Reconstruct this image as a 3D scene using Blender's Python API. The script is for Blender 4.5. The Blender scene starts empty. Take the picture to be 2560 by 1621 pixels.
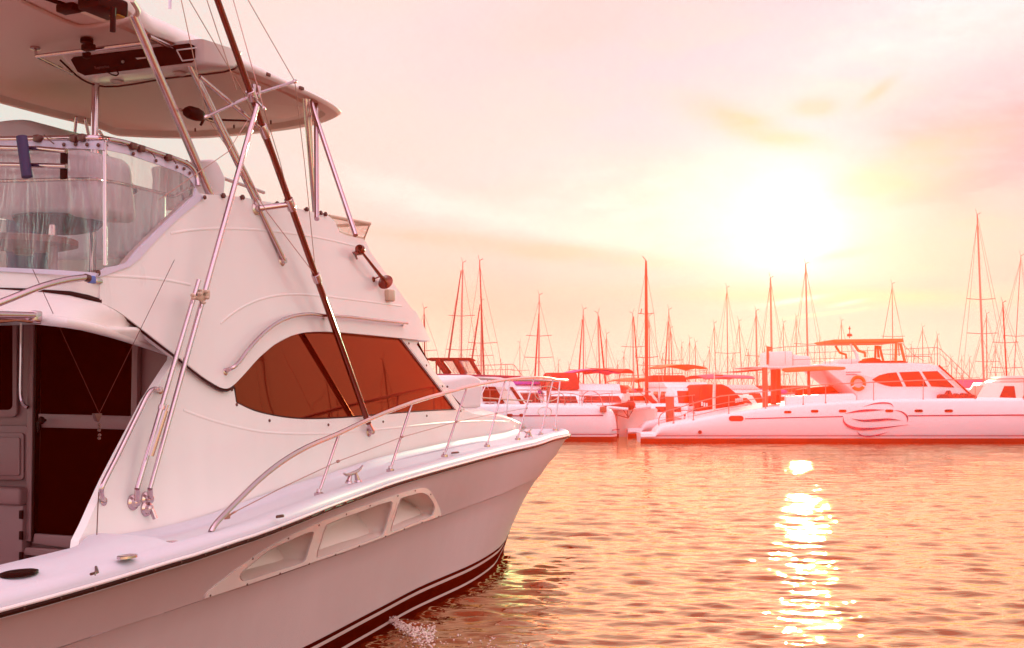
import bpy, bmesh, math, random
import numpy as np
from mathutils import Vector, Matrix, Quaternion
from mathutils.geometry import delaunay_2d_cdt
random.seed(7)
R = math.radians
scene = bpy.context.scene
COL = scene.collection
# ------------------------------------------------------------------ camera model
F, CX, CY, H, HOR = 3000.0, 1280.0, 810.5, 2.5, 975.0
PIT = math.atan((HOR - CY) / F)
CF = Vector((0, math.cos(PIT), math.sin(PIT)))
CU = Vector((0, -math.sin(PIT), math.cos(PIT)))
CPOS = Vector((0, 0, H))
def ray(x, y):
    return Vector((1, 0, 0)) * ((x - CX) / F) + CU * ((CY - y) / F) + CF
def at(x, y, Y):
    """world point seen at photo pixel (x, y) at forward distance Y"""
    d = ray(x, y)
    return CPOS + d * (Y / d.y)
cam = bpy.data.objects.new('camera', bpy.data.cameras.new('camera'))
COL.objects.link(cam)
cam.location = CPOS
cam.rotation_euler = (math.pi / 2 + PIT, 0, 0)
cam.data.sensor_fit = 'HORIZONTAL'
cam.data.sensor_width = 36
cam.data.lens = F / 2560 * 36
cam.data.clip_end = 6000
cam.data.clip_start = 0.1
scene.camera = cam
# yacht frame: u forward (bow tip = 0), v to starboard, z up
TH = R(24)
AX = Vector((math.sin(TH), math.cos(TH), 0))
ST = Vector((math.cos(TH), -math.sin(TH), 0))
_d = ray(1414, 1082)
BOW = CPOS + _d * ((1.75 - H) / _d.z)
BOW.z = 0
def loc(P):
    q = P - BOW
    return (q.dot(AX), q.dot(ST), P.z)
CL = loc(CPOS)
def rl(x, y):
    d = ray(x, y)
    return d.dot(AX), d.dot(ST), d.z
def onz(x, y, z):
    d = rl(x, y); t = (z - CL[2]) / d[2]
    return tuple(CL[i] + d[i] * t for i in range(3))
def onu(x, y, u):
    d = rl(x, y); t = (u - CL[0]) / d[0]
    return tuple(CL[i] + d[i] * t for i in range(3))
def onv(x, y, v):
    d = rl(x, y); t = (v - CL[1]) / d[1]
    return tuple(CL[i] + d[i] * t for i in range(3))
def hit(x, y, S, off=0.0):
    d = rl(x, y)
    g = lambda t: CL[1] + d[1] * t - S(CL[0] + d[0] * t, CL[2] + d[2] * t) - off
    t0 = 2.5
    while t0 < 40 and g(t0 + .1) > 0:
        t0 += .1
    a, b = t0, t0 + .1
    for _ in range(30):
        m = (a + b) / 2
        if g(m) > 0: a = m
        else: b = m
    return tuple(CL[i] + d[i] * a for i in range(3))
# ------------------------------------------------------------------ small maths
def interp(pts):
    xs = [p[0] for p in pts]; ys = [p[1] for p in pts]
    n = len(xs)
    dl = [(ys[i + 1] - ys[i]) / (xs[i + 1] - xs[i]) for i in range(n - 1)]
    m = [dl[0]] + [0 if dl[i - 1] * dl[i] <= 0 else 2 * dl[i - 1] * dl[i] / (dl[i - 1] + dl[i]) for i in range(1, n - 1)] + [dl[-1]]
    def f(x):
        if x <= xs[0]: return ys[0] + m[0] * (x - xs[0])
        if x >= xs[-1]: return ys[-1] + m[-1] * (x - xs[-1])
        i = 0
        while x > xs[i + 1]: i += 1
        h = xs[i + 1] - xs[i]; t = (x - xs[i]) / h
        return ((1 + 2 * t) * (1 - t) ** 2 * ys[i] + t * (1 - t) ** 2 * h * m[i] + t * t * (3 - 2 * t) * ys[i + 1] + t * t * (t - 1) * h * m[i + 1])
    return f
def sm(pts, k=5, closed=False):
    """Catmull-Rom through points of any dimension"""
    P = [np.array(p, float) for p in pts]; n = len(P); out = []
    rng = range(n) if closed else range(n - 1)
    for i in rng:
        p1, p2 = P[i], P[(i + 1) % n]
        p0 = P[i - 1] if (i > 0 or closed) else 2 * p1 - p2
        p3 = P[(i + 2) % n] if (i + 2 < n or closed) else 2 * p2 - p1
        a1 = max(np.linalg.norm(p1 - p0), 1e-6) ** .5; a2 = max(np.linalg.norm(p2 - p1), 1e-6) ** .5; a3 = max(np.linalg.norm(p3 - p2), 1e-6) ** .5
        m1 = ((p1 - p0) / a1 - (p2 - p0) / (a1 + a2) + (p2 - p1) / a2) * a2
        m2 = ((p2 - p1) / a2 - (p3 - p1) / (a2 + a3) + (p3 - p2) / a3) * a2
        for j in range(k):
            t = j / k
            out.append(tuple((1 + 2 * t) * (1 - t) ** 2 * p1 + t * (1 - t) ** 2 * m1 + t * t * (3 - 2 * t) * p2 + t * t * (t - 1) * m2))
    if not closed: out.append(tuple(P[-1]))
    return out
def dens(pts, mx, closed=False):
    out = []; n = len(pts)
    for i in range(n if closed else n - 1):
        a, b = np.array(pts[i], float), np.array(pts[(i + 1) % n], float)
        k = max(1, int(np.linalg.norm(b - a) / mx + .99))
        for j in range(k): out.append(tuple(a + (b - a) * j / k))
    if not closed: out.append(tuple(pts[-1]))
    return out
def inside(p, poly):
    x, y = p; c = False; n = len(poly); j = n - 1
    for i in range(n):
        xi, yi = poly[i][0], poly[i][1]; xj, yj = poly[j][0], poly[j][1]
        if (yi > y) != (yj > y) and x < (xj - xi) * (y - yi) / (yj - yi) + xi: c = not c
        j = i
    return c
# ------------------------------------------------------------------ mesh builder
SPLIT = {'snap_stud', 'screw', 'track_stop', 'downlight', 'collar', 'hinge', 'fender', 'reflective_band', 'lacing', 'bimini_frame', 'display_frame', 'antenna_mount', 'pole_bracket', 'hardtop_leg', 'canopy_frame', 'rod_rack'}
class MB:
    def __init__(s): s.v = []; s.f = []; s.m = []
    def add(s, vs, fs, mi=0):
        o = len(s.v); s.v += [tuple(p) for p in vs]
        for f in fs: s.f.append(tuple(i + o for i in f)); s.m.append(mi)
    def grid(s, rows, mi=0, closed=False, flip=False, mif=None):
        n = len(rows[0]); vs = [p for r in rows for p in r]; fs = []; ms = []
        for i in range(len(rows) - 1):
            for j in range(n if closed else n - 1):
                k = (j + 1) % n
                q = (i * n + j, i * n + k, (i + 1) * n + k, (i + 1) * n + j)
                fs.append(q[::-1] if flip else q); ms.append(mif(i, j) if mif else mi)
        o = len(s.v); s.v += [tuple(p) for p in vs]
        s.f += [tuple(a + o for a in f) for f in fs]; s.m += ms
    def tube(s, pts, r, seg=10, mi=0, cap=True, closed=False):
        P = [Vector(p) for p in pts]; n = len(P)
        rs = r if isinstance(r, (list, tuple)) else [r] * n
        T = []
        for i in range(n):
            a = P[i - 1] if (i > 0 or closed) else P[i]; b = P[(i + 1) % n] if (i < n - 1 or closed) else P[i]
            t = (b - a); T.append(t.normalized() if t.length > 1e-9 else Vector((0, 0, 1)))
        up = Vector((0, 0, 1)) if abs(T[0].z) < .9 else Vector((1, 0, 0))
        N = (up - T[0] * up.dot(T[0])).normalized(); rows = []
        for i in range(n):
            N = (N - T[i] * N.dot(T[i])); N = N.normalized() if N.length > 1e-6 else T[i].orthogonal().normalized()
            Bn = T[i].cross(N)
            rows.append([P[i] + (N * math.cos(2 * math.pi * k / seg) + Bn * math.sin(2 * math.pi * k / seg)) * rs[i] for k in range(seg)])
        if closed: rows.append(rows[0])
        o = len(s.v); s.grid(rows, mi, closed=True)
        if cap and not closed:
            s.f.append(tuple(o + k for k in range(seg))[::-1]); s.m.append(mi)
            e = o + (n - 1) * seg; s.f.append(tuple(e + k for k in range(seg))); s.m.append(mi)
    def lathe(s, c, ax, prof, seg=20, mi=0):
        c = Vector(c); ax = Vector(ax).normalized(); N = ax.orthogonal().normalized(); Bn = ax.cross(N)
        rows = [[c + ax * h + (N * math.cos(2 * math.pi * k / seg) + Bn * math.sin(2 * math.pi * k / seg)) * max(r, 1e-4) for k in range(seg)] for r, h in prof]
        s.grid(rows, mi, closed=True)
        o = len(s.v) - seg * len(rows)
        s.f.append(tuple(o + k for k in range(seg))[::-1]); s.m.append(mi)
        e = len(s.v) - seg; s.f.append(tuple(e + k for k in range(seg))); s.m.append(mi)
    def box(s, c, size, bev=0.0, M=None, mi=0, seg=2):
        bm = bmesh.new(); bmesh.ops.create_cube(bm, size=1)
        for v in bm.verts: v.co = Vector((v.co.x * size[0], v.co.y * size[1], v.co.z * size[2]))
        if bev > 0: bmesh.ops.bevel(bm, geom=bm.edges[:], offset=bev, segments=seg, affect='EDGES', profile=.5)
        bm.verts.index_update()
        s.add([(M @ v.co if M else v.co) + Vector(c) for v in bm.verts], [[v.index for v in f.verts] for f in bm.faces], mi); bm.free()
    def prism(s, loop, d, mi=0, bev=0.0):
        """closed loop of 3-D points pushed along vector d"""
        bm = bmesh.new(); vs = [bm.verts.new(p) for p in loop]; f = bm.faces.new(vs)
        r = bmesh.ops.extrude_face_region(bm, geom=[f])
        nv = [e for e in r['geom'] if isinstance(e, bmesh.types.BMVert)]
        bmesh.ops.translate(bm, verts=nv, vec=Vector(d))
        bmesh.ops.recalc_face_normals(bm, faces=bm.faces[:])
        if bev > 0:
            es = [e for e in bm.edges if len(e.link_faces) == 2 and e.calc_face_angle(0) > .6]
            bmesh.ops.bevel(bm, geom=es, offset=bev, segments=2, affect='EDGES', profile=.5)
        bmesh.ops.triangulate(bm, faces=[f for f in bm.faces if len(f.verts) > 4])
        bm.verts.index_update()
        s.add([v.co.copy() for v in bm.verts], [[v.index for v in f.verts] for f in bm.faces], mi); bm.free()
    def build(s, name, mats, parent=None, sharp=40, smooth=True, recalc=False):
        if name in SPLIT and s.f:
            par = list(range(len(s.v)))
            def fd(a):
                while par[a] != a: par[a] = par[par[a]]; a = par[a]
                return a
            for f in s.f:
                for k in f[1:]: par[fd(k)] = fd(f[0])
            grp = {}
            for f, mi in zip(s.f, s.m): grp.setdefault(fd(f[0]), []).append((f, mi))
            if len(grp) > 1:
                o = None
                for fs in grp.values():
                    ids = sorted({i for f, _ in fs for i in f}); mp = {i: k for k, i in enumerate(ids)}
                    q = MB(); q.v = [s.v[i] for i in ids]; q.f = [tuple(mp[i] for i in f) for f, _ in fs]; q.m = [mi for _, mi in fs]
                    o = q.build(name, mats, parent, sharp, smooth, recalc)
                return o
        me = bpy.data.meshes.new(name); me.from_pydata(s.v, [], s.f)
        mats = mats if isinstance(mats, (list, tuple)) else [mats]
        for m in mats: me.materials.append(m)
        me.polygons.foreach_set('material_index', s.m)
        if recalc:
            bm = bmesh.new(); bm.from_mesh(me); bmesh.ops.recalc_face_normals(bm, faces=bm.faces[:]); bm.to_mesh(me); bm.free()
        me.polygons.foreach_set('use_smooth', [smooth] * len(me.polygons))
        if smooth: me.set_sharp_from_angle(angle=R(sharp))
        me.update()
        o = bpy.data.objects.new(name, me); COL.objects.link(o)
        if parent: o.parent = parent
        return o
def tag(o, label=None, cat=None, group=None, kind=None):
    for k, x in (('label', label), ('category', cat), ('group', group), ('kind', kind)):
        if x: o[k] = x
    return o
def thing(name, label, cat, loc=(0, 0, 0), rz=0, group=None):
    o = bpy.data.objects.new(name, None); COL.objects.link(o); o.empty_display_size = .3
    o.location = loc; o.rotation_euler = (0, 0, rz)
    return tag(o, label, cat, group)
# ------------------------------------------------------------------ materials
def mat(name, c, rough=.4, metal=0, var=.06, vs=3.0, bump=0, bs=40, coat=0, ior=1.45, spec=.5, c2=None, rvar=0, stretch=(1, 1, 1)):
    m = bpy.data.materials.new(name); m.use_nodes = True; nt = m.node_tree; b = nt.nodes['Principled BSDF']
    N = nt.nodes.new; L = nt.links.new
    b.inputs['Roughness'].default_value = rough; b.inputs['Metallic'].default_value = metal
    b.inputs['IOR'].default_value = ior; b.inputs['Coat Weight'].default_value = coat; b.inputs['Coat Roughness'].default_value = .06
    b.inputs['Specular IOR Level'].default_value = spec
    tc = N('ShaderNodeTexCoord'); mp = N('ShaderNodeMapping'); mp.inputs['Scale'].default_value = stretch; L(tc.outputs['Object'], mp.inputs[0])
    no = N('ShaderNodeTexNoise'); no.inputs['Scale'].default_value = vs; no.inputs['Detail'].default_value = 6; L(mp.outputs[0], no.inputs[0])
    mx = N('ShaderNodeMix'); mx.data_type = 'RGBA'; L(no.outputs[0], mx.inputs[0])
    lo = tuple(max(0, x * (1 - var)) for x in c) if c2 is None else c
    hi = tuple(min(1, x * (1 + var)) for x in c) if c2 is None else c2
    mx.inputs[6].default_value = (*lo, 1); mx.inputs[7].default_value = (*hi, 1); L(mx.outputs[2], b.inputs['Base Color'])
    if rvar:
        mr = N('ShaderNodeMapRange'); mr.inputs[3].default_value = max(0, rough - rvar); mr.inputs[4].default_value = rough + rvar; L(no.outputs[0], mr.inputs[0]); L(mr.outputs[0], b.inputs['Roughness'])
    if bump:
        n2 = N('ShaderNodeTexNoise'); n2.inputs['Scale'].default_value = bs; n2.inputs['Detail'].default_value = 4; L(mp.outputs[0], n2.inputs[0])
        bp = N('ShaderNodeBump'); bp.inputs['Strength'].default_value = bump; bp.inputs['Distance'].default_value = .02; L(n2.outputs[0], bp.inputs['Height']); L(bp.outputs[0], b.inputs['Normal'])
    return m
M = {}
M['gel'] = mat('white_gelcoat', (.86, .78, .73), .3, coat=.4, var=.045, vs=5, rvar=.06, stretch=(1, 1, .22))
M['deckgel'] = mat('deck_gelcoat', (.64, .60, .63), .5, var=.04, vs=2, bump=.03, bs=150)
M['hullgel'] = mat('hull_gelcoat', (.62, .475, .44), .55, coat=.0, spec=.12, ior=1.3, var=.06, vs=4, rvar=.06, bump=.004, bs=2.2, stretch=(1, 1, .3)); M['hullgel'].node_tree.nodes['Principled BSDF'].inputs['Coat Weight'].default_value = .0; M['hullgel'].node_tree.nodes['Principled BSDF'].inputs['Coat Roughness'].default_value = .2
M['soffit'] = mat('ivory_headliner', (.80, .60, .50), .6, var=.03, vs=2)
M['boot'] = mat('antifouling_paint', (.045, .0025, .0005), .6, var=.25, vs=5, spec=.0, ior=1.1)
M['rubber'] = mat('black_rubber', (.025, .005, .003), .5, spec=.15)
M['steel'] = mat('stainless_steel', (.56, .42, .44), .1, 1, var=.04, vs=20, rvar=.04)
M['bronze'] = mat('anodised_pole', (.20, .06, .045), .14, 1, var=.05)
M['glass'] = mat('bronze_tinted_glass', (.19, .018, .006), .04, var=.12, vs=.8, ior=1.35, spec=.3)
def glass_mat():
    m = bpy.data.materials.new('bronze_mirror_glass'); m.use_nodes = True; nt = m.node_tree; N = nt.nodes.new; L = nt.links.new
    nt.nodes.remove(nt.nodes['Principled BSDF']); df = N('ShaderNodeBsdfDiffuse'); df.inputs[0].default_value = (.045, .003, .001, 1)
    gl = N('ShaderNodeBsdfGlossy'); gl.inputs[0].default_value = (.75, .15, .08, 1); gl.inputs['Roughness'].default_value = .02
    tc = N('ShaderNodeTexCoord'); no = N('ShaderNodeTexNoise'); no.inputs['Scale'].default_value = .9; L(tc.outputs['Object'], no.inputs[0])
    bp = N('ShaderNodeBump'); bp.inputs['Strength'].default_value = .12; bp.inputs['Distance'].default_value = .03; L(no.outputs[0], bp.inputs['Height']); L(bp.outputs[0], gl.inputs['Normal'])
    lw = N('ShaderNodeLayerWeight'); mr = N('ShaderNodeMapRange'); mr.inputs[1].default_value = .2; mr.inputs[2].default_value = .95; mr.inputs[3].default_value = .15; mr.inputs[4].default_value = .48; L(lw.outputs['Facing'], mr.inputs[0])
    mx = N('ShaderNodeMixShader'); L(mr.outputs[0], mx.inputs[0]); L(df.outputs[0], mx.inputs[1]); L(gl.outputs[0], mx.inputs[2]); L(mx.outputs[0], nt.nodes['Material Output'].inputs[0])
    return m
M['glass'] = glass_mat()
M['doorglass'] = mat('dark_door_glass', (.018, .0011, .0002), .25, var=.2, vs=1, spec=.0, ior=1.05)
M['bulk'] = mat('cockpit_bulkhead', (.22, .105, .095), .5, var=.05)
M['black'] = mat('black_plastic', (.016, .0016, .0005), .5, spec=.08)
M['twine'] = mat('dark_line', (.10, .02, .014), .7, spec=.1)
M['canvas'] = mat('grey_canvas', (.62, .53, .54), .85, var=.1, vs=4, bump=.25, bs=9)
M['canvas_white'] = mat('white_canvas', (.78, .68, .66), .8, var=.06, vs=3, bump=.35, bs=5)
M['trim'] = mat('lavender_vinyl_trim', (.66, .60, .68), .6, var=.05, vs=6, bump=.08, bs=20)
M['light'] = mat('downlight_lens', (.7, .6, .55), .3)
M['blue'] = mat('blue_plastic', (.10, .16, .45), .4)
M['navy'] = mat('navy_cloth', (.035, .025, .08), .7)
M['yellow'] = mat('yellow_plastic', (.45, .22, .02), .5)
M['beige'] = mat('beige_plastic', (.62, .45, .32), .5)
M['wire'] = mat('rigging_wire', (.45, .24, .20), .35, .6)
M['screw'] = mat('dark_screw', (.12, .05, .04), .4, .5)
M['whiteline'] = mat('white_boot_line', (.62, .46, .40), .6, spec=.1, ior=1.2)
M['recess'] = mat('vent_recess', (.84, .70, .61), .5, var=.03)
def clear_mat():
    m = bpy.data.materials.new('clear_vinyl'); m.use_nodes = True; nt = m.node_tree; N = nt.nodes.new; L = nt.links.new
    nt.nodes.remove(nt.nodes['Principled BSDF']); out = nt.nodes['Material Output']
    tr = N('ShaderNodeBsdfTransparent'); tr.inputs[0].default_value = (.86, .77, .75, 1)
    gl = N('ShaderNodeBsdfGlossy'); gl.inputs['Roughness'].default_value = .12
    df = N('ShaderNodeBsdfDiffuse'); df.inputs[0].default_value = (.7, .62, .62, 1)
    tc = N('ShaderNodeTexCoord'); mp = N('ShaderNodeMapping'); mp.inputs['Scale'].default_value = (2.2, 2.2, .5); L(tc.outputs['Object'], mp.inputs[0])
    no = N('ShaderNodeTexNoise'); no.inputs['Scale'].default_value = 2.2; no.inputs['Detail'].default_value = 3; no.inputs['Distortion'].default_value = 1.5; L(mp.outputs[0], no.inputs[0])
    bp = N('ShaderNodeBump'); bp.inputs['Strength'].default_value = .55; bp.inputs['Distance'].default_value = .05; L(no.outputs[0], bp.inputs['Height']); L(bp.outputs[0], gl.inputs['Normal'])
    mr = N('ShaderNodeMapRange'); mr.inputs[1].default_value = .35; mr.inputs[2].default_value = .75; mr.inputs[3].default_value = .03; mr.inputs[4].default_value = .30; L(no.outputs[0], mr.inputs[0])
    m1 = N('ShaderNodeMixShader'); L(mr.outputs[0], m1.inputs[0]); L(tr.outputs[0], m1.inputs[1]); L(df.outputs[0], m1.inputs[2])
    lw = N('ShaderNodeLayerWeight'); L(bp.outputs[0], lw.inputs['Normal'])
    fr = N('ShaderNodeMapRange'); fr.inputs[1].default_value = .3; fr.inputs[2].default_value = 1; fr.inputs[3].default_value = .05; fr.inputs[4].default_value = .5; L(lw.outputs['Facing'], fr.inputs[0])
    m2 = N('ShaderNodeMixShader'); L(fr.outputs[0], m2.inputs[0]); L(m1.outputs[0], m2.inputs[1]); L(gl.outputs[0], m2.inputs[2]); L(m2.outputs[0], out.inputs[0])
    return m
M['clear'] = clear_mat()
# ================================================================== THE YACHT
yacht = thing('motor_yacht', 'large white sport fishing yacht with flybridge, hardtop and outrigger pole, nearest boat', 'yacht', (BOW.x, BOW.y, 0), math.pi / 2 - TH)
Lc = lambda p: (p[0], -p[1], p[2])          # (u, starboard v, z) -> local mesh coordinates
def LL(ps): return [Lc(p) for p in ps]
def mir(ps): return [(p[0], -p[1], p[2]) for p in ps]
# ---- hull surface
D0 = .35
Fs = interp([(.28, .0), (.35, .04), (.44, .17), (.68, .31), (1.15, .5), (2.2, .72), (3.85, 1.02), (5.2, 1.22), (7.5, 1.63), (9.35, 1.98), (10.5, 2.2), (12.1, 2.54), (13.3, 2.7), (14.2, 2.75), (15, 2.76), (18, 2.6)])
Fw = interp([(0, .03), (.8, .32), (2.1, .78), (3.6, 1.10), (4.3, 1.18), (5.2, 1.28), (6.6, 1.53), (9, 1.95), (12, 2.2), (15.4, 2.2)])
sheer_px = [(0, 1525), (80, 1504), (160, 1482), (319, 1436), (400, 1411), (487, 1386), (570, 1358), (639, 1336), (732, 1301), (815, 1268), (889, 1241), (993, 1204), (1126, 1166), (1259, 1131), (1338, 1112.6), (1392, 1095)]
Ssheer = lambda u, z: Fs(-u)
_sz = [hit(x, y, Ssheer) for x, y in sheer_px]
zs = interp([(-18, _sz[0][2] - .12)] + [(p[0], p[2]) for p in _sz] + [(0, 1.75), (.1, 1.75)])
stem = interp([(z, u) for u, z in sorted([(-.35, 1.75), (-.42, 1.65), (-.75, 1.41), (-1.15, 1.23), (-1.5, 1.03), (-1.82, .81), (-2.12, .55), (-2.45, .24), (-2.63, .0), (-2.75, -.4)], key=lambda q: q[1])])
def Hs(u, z):
    zz = max(zs(min(u, 0)), .3); t = min(1, max(0, 1 - z / zz)); d = max(0, stem(z) - u); g = t ** .75
    fs = Fs(d + D0); fs += (min(fs, .03 + .5 * d) - fs) * min(1, t / .25); return (1 - g) * fs + g * Fw(d)
groove_px = [(145, 1621), (253, 1583), (358, 1548), (430, 1526), (500, 1502), (600, 1470), (700, 1437), (800, 1402), (860, 1382), (960, 1345), (1040, 1314), (1103, 1292), (1175, 1265), (1238, 1242), (1288, 1219)]
_g = [hit(x, y, Hs) for x, y in groove_px]
zg = interp([(-18, _g[0][2] - .12)] + [(p[0], p[2]) for p in _g])
_sp = [_g[-1][0]]
gz = lambda u: zg(u) if u <= _g[-1][0] else _g[-1][2] + (u - _g[-1][0]) * .022
def surf_patch(mb, outer, holes=(), S=Hs, off=0.0, thick=.03, step=.18, px=True, mi=0, mirror=False, dn=9, rim_mi=None):
    """curved panel on the surface v=S(u,z): outline (and holes) from photo pixels or (u,z), meshed finely, with a rim"""
    loops = [outer] + list(holes); par = []
    for lp in loops:
        lp = dens(lp, dn if px else step * .6, closed=True)
        par.append([hit(x, y, S, off)[::2] for x, y in lp] if px else [tuple(p) for p in lp])
    vs = []; ed = []
    for lp in par:
        o = len(vs); n = len(lp); vs += lp; ed += [(o + i, o + (i + 1) % n) for i in range(n)]
    us = [p[0] for p in par[0]]; zz = [p[1] for p in par[0]]
    B = np.array([p for lp in par for p in lp])
    u = min(us) + step / 2
    while u < max(us):
        z = min(zz) + step / 2
        while z < max(zz):
            p = (u, z)
            if inside(p, par[0]) and not any(inside(p, h) for h in par[1:]) and np.min((B[:, 0] - u) ** 2 + (B[:, 1] - z) ** 2) > (step * .4) ** 2: vs.append(p)
            z += step
        u += step
    r = delaunay_2d_cdt([Vector(p) for p in vs], ed, [], 0, 1e-6)
    V, Fc = [tuple(p) for p in r[0]], r[2]
    keep = []
    for f in Fc:
        c = (sum(V[i][0] for i in f) / 3, sum(V[i][1] for i in f) / 3)
        if inside(c, par[0]) and not any(inside(c, h) for h in par[1:]): keep.append(f)
    for sgn in ((1, -1) if mirror else (1,)):
        P = [(a, -sgn * (S(a, b) + off), b) for a, b in V]
        mb.add(P, [f if sgn > 0 else f[::-1] for f in keep], mi)
        if thick:
            for k, lp in enumerate(par):
                A = [(a, -sgn * (S(a, b) + off), b) for a, b in lp]
                I = [(a, -sgn * (S(a, b) + off - thick), b) for a, b in lp]
                mb.grid([A + A[:1], I + I[:1]], mi if rim_mi is None else rim_mi)
    return par
# ---- hull shell
vent_outer = sm([(512, 1497), (516, 1486), (525, 1476), (575, 1437), (629, 1397), (672, 1370), (719, 1343.5), (796, 1308), (865, 1281), (930, 1258.5), (994, 1237), (1038, 1223), (1055, 1220), (1070, 1223), (1082, 1237), (1095, 1261), (1102, 1280), (1103, 1290)], 3) + [(1040, 1312), (960, 1343), (860, 1380), (800, 1400), (700, 1435), (600, 1468)]
holes = [sm([(599, 1440), (605, 1430), (634, 1405), (666, 1381), (692, 1366), (719, 1354), (750, 1340), (782, 1329), (785, 1333), (775, 1368), (764, 1401), (756, 1407), (720, 1419), (660, 1438), (612, 1453), (602, 1450)], 2, True),
         sm([(814, 1316), (820, 1310), (900, 1280), (977, 1253.5), (982, 1257), (972, 1295), (961, 1333), (953, 1340), (880, 1366), (800, 1394), (791, 1393), (800, 1358)], 2, True),
         sm([(1000, 1249), (1006, 1244.5), (1030, 1238), (1049, 1232.5), (1061, 1233.6), (1072, 1240), (1082, 1255), (1087, 1268), (1082, 1288), (1074, 1293), (1030, 1310), (980, 1330), (976, 1326), (987, 1290)], 2, True)]
hole_uz = [[hit(x, y, Hs)[::2] for x, y in h] for h in holes]
mb = MB()
ds = [0, .03, .08, .15, .25, .4, .6, .85, 1.15, 1.5, 1.9] + [2.3 + .3 * i for i in range(42)] + [14.8]
def hull_row(zf, off=0):
    rs = []
    for d in ds:
        # walk along the row: solve u with stem
        z = None; u = -d
        for _ in range(4):
            z = zf(u); u = stem(z) - d
        z = zf(u); rs.append((u, Hs(u, z) + off if d > 0 else 0.0, z))
    return rs
zb = lambda h: (lambda u: h + .02 * max(0, (u + 9)) / 6)
lower = [lambda u: gz(u) - .006] + [(lambda u, k=k: gz(u) * (1 - k) + (.29 + .02 * max(0, u + 9) / 6) * k - .006 * (1 - k)) for k in (.12, .25, .4, .55, .7, .85, 1.0)]
bands = [.25, .215, .085, .055, 0.0, -.4]
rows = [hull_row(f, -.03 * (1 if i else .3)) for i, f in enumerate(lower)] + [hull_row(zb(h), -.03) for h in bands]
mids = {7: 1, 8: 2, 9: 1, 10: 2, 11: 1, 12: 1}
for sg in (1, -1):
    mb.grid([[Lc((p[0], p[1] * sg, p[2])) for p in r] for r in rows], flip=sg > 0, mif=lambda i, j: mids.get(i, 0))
# upper strake: from the knuckle to the sheer, with the vent openings cut through it
uu = [-d for d in (.37, .39, .42, .47, .52, .55, .8, 1.1, 1.5, 2, 2.5, 3, 4, 5, 6, 7, 8, 9, 10, 11, 12, 13, 14, 15, 16.5, 17.4)]
top = [(u, zs(u)) for u in uu]
gl = []
for u in uu[::-1]:
    z = gz(u)
    for _ in range(6):
        if u > stem(z): z = z + .02
    gl.append((min(u, stem(z)) if u < -1.4 else u, z))
gl = [p for p in gl if p[0] < _g[-1][0] - .05]
stemline = [(stem(z), z) for z in (1.02, 1.1, 1.2, 1.3, 1.41, 1.5, 1.58, 1.65, 1.7)]
surf_patch(mb, top + gl + [(_g[-1][0], _g[-1][2])] + [p for p in stemline if p[1] > _g[-1][2] + .02], hole_uz, Hs, 0, .03, .22, px=False)
surf_patch(mb, (top + gl + [(_g[-1][0], _g[-1][2])] + [p for p in stemline if p[1] > _g[-1][2] + .02]), (), lambda u, z: -Hs(u, z), 0, -.03, .3, px=False)
# transom
tr = [rows[i][-1] for i in range(len(rows))]
topz = (-17.4, Hs(-17.4, zs(-17.4)), zs(-17.4))
tr = [topz] + tr
mb.grid([[Lc(p) for p in tr], [Lc((p[0], -p[1], p[2])) for p in tr]])
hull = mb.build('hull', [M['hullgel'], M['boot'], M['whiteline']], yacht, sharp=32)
# ---- side vent with its three recesses
mb = MB(); surf_patch(mb, vent_outer, holes, Hs, .014, .02, .2)
vent = mb.build('side_vent', M['gel'], yacht, sharp=35)
mb = MB(); mb2 = MB()
for h in hole_uz:
    A = [(u, Hs(u, z) + .012, z) for u, z in h]
    cu = sum(p[0] for p in h) / len(h); cz = sum(p[1] for p in h) / len(h)
    zlo = min(p[1] for p in h)
    dep = lambda z, u: .06 + .36 * min(1, max(0, (z - zs(u) + .60) / .33))   # a scoop: shallow at the foot, deep at the brow
    I = [(cu + (p[0] - cu) * .93, p[1] - dep(p[2], p[0]), cz + (p[2] - cz) * .86) for p in A]
    mid = [(a[0] * .9 + b[0] * .1, a[1] * .75 + b[1] * .25, a[2] * .6 + b[2] * .4) for a, b in zip(A, I)]
    mb.grid([LL(A + A[:1]), LL(mid + mid[:1]), LL(I + I[:1])])
    k = len(I); c = (cu, sum(p[1] for p in I) / k, cz)
    mb.grid([LL(I + I[:1]), LL([tuple(.5 * (a + b) for a, b in zip(p, c)) for p in I + I[:1]]), LL([c] * (k + 1))])
mb.build('vent_recess', M['recess'], vent, sharp=60)
mb = MB()
for x, y in [(526, 1489), (618, 1461), (700, 1434), (773, 1410), (839, 1387), (898, 1365.5), (964, 1341), (1011, 1323), (1055, 1306.5), (1097, 1291), (632, 1397), (721, 1346), (798, 1313), (866, 1286), (925, 1264.5), (994.6, 1240), (1038, 1227), (1077, 1236)]:
    p = hit(x, y, Hs, .015); mb.lathe(Lc(p), (0, -1, 0), [(.009, -.004), (.009, .002), (.004, .005)], 8)
mb.build('screw', M['screw'], vent)
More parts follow.
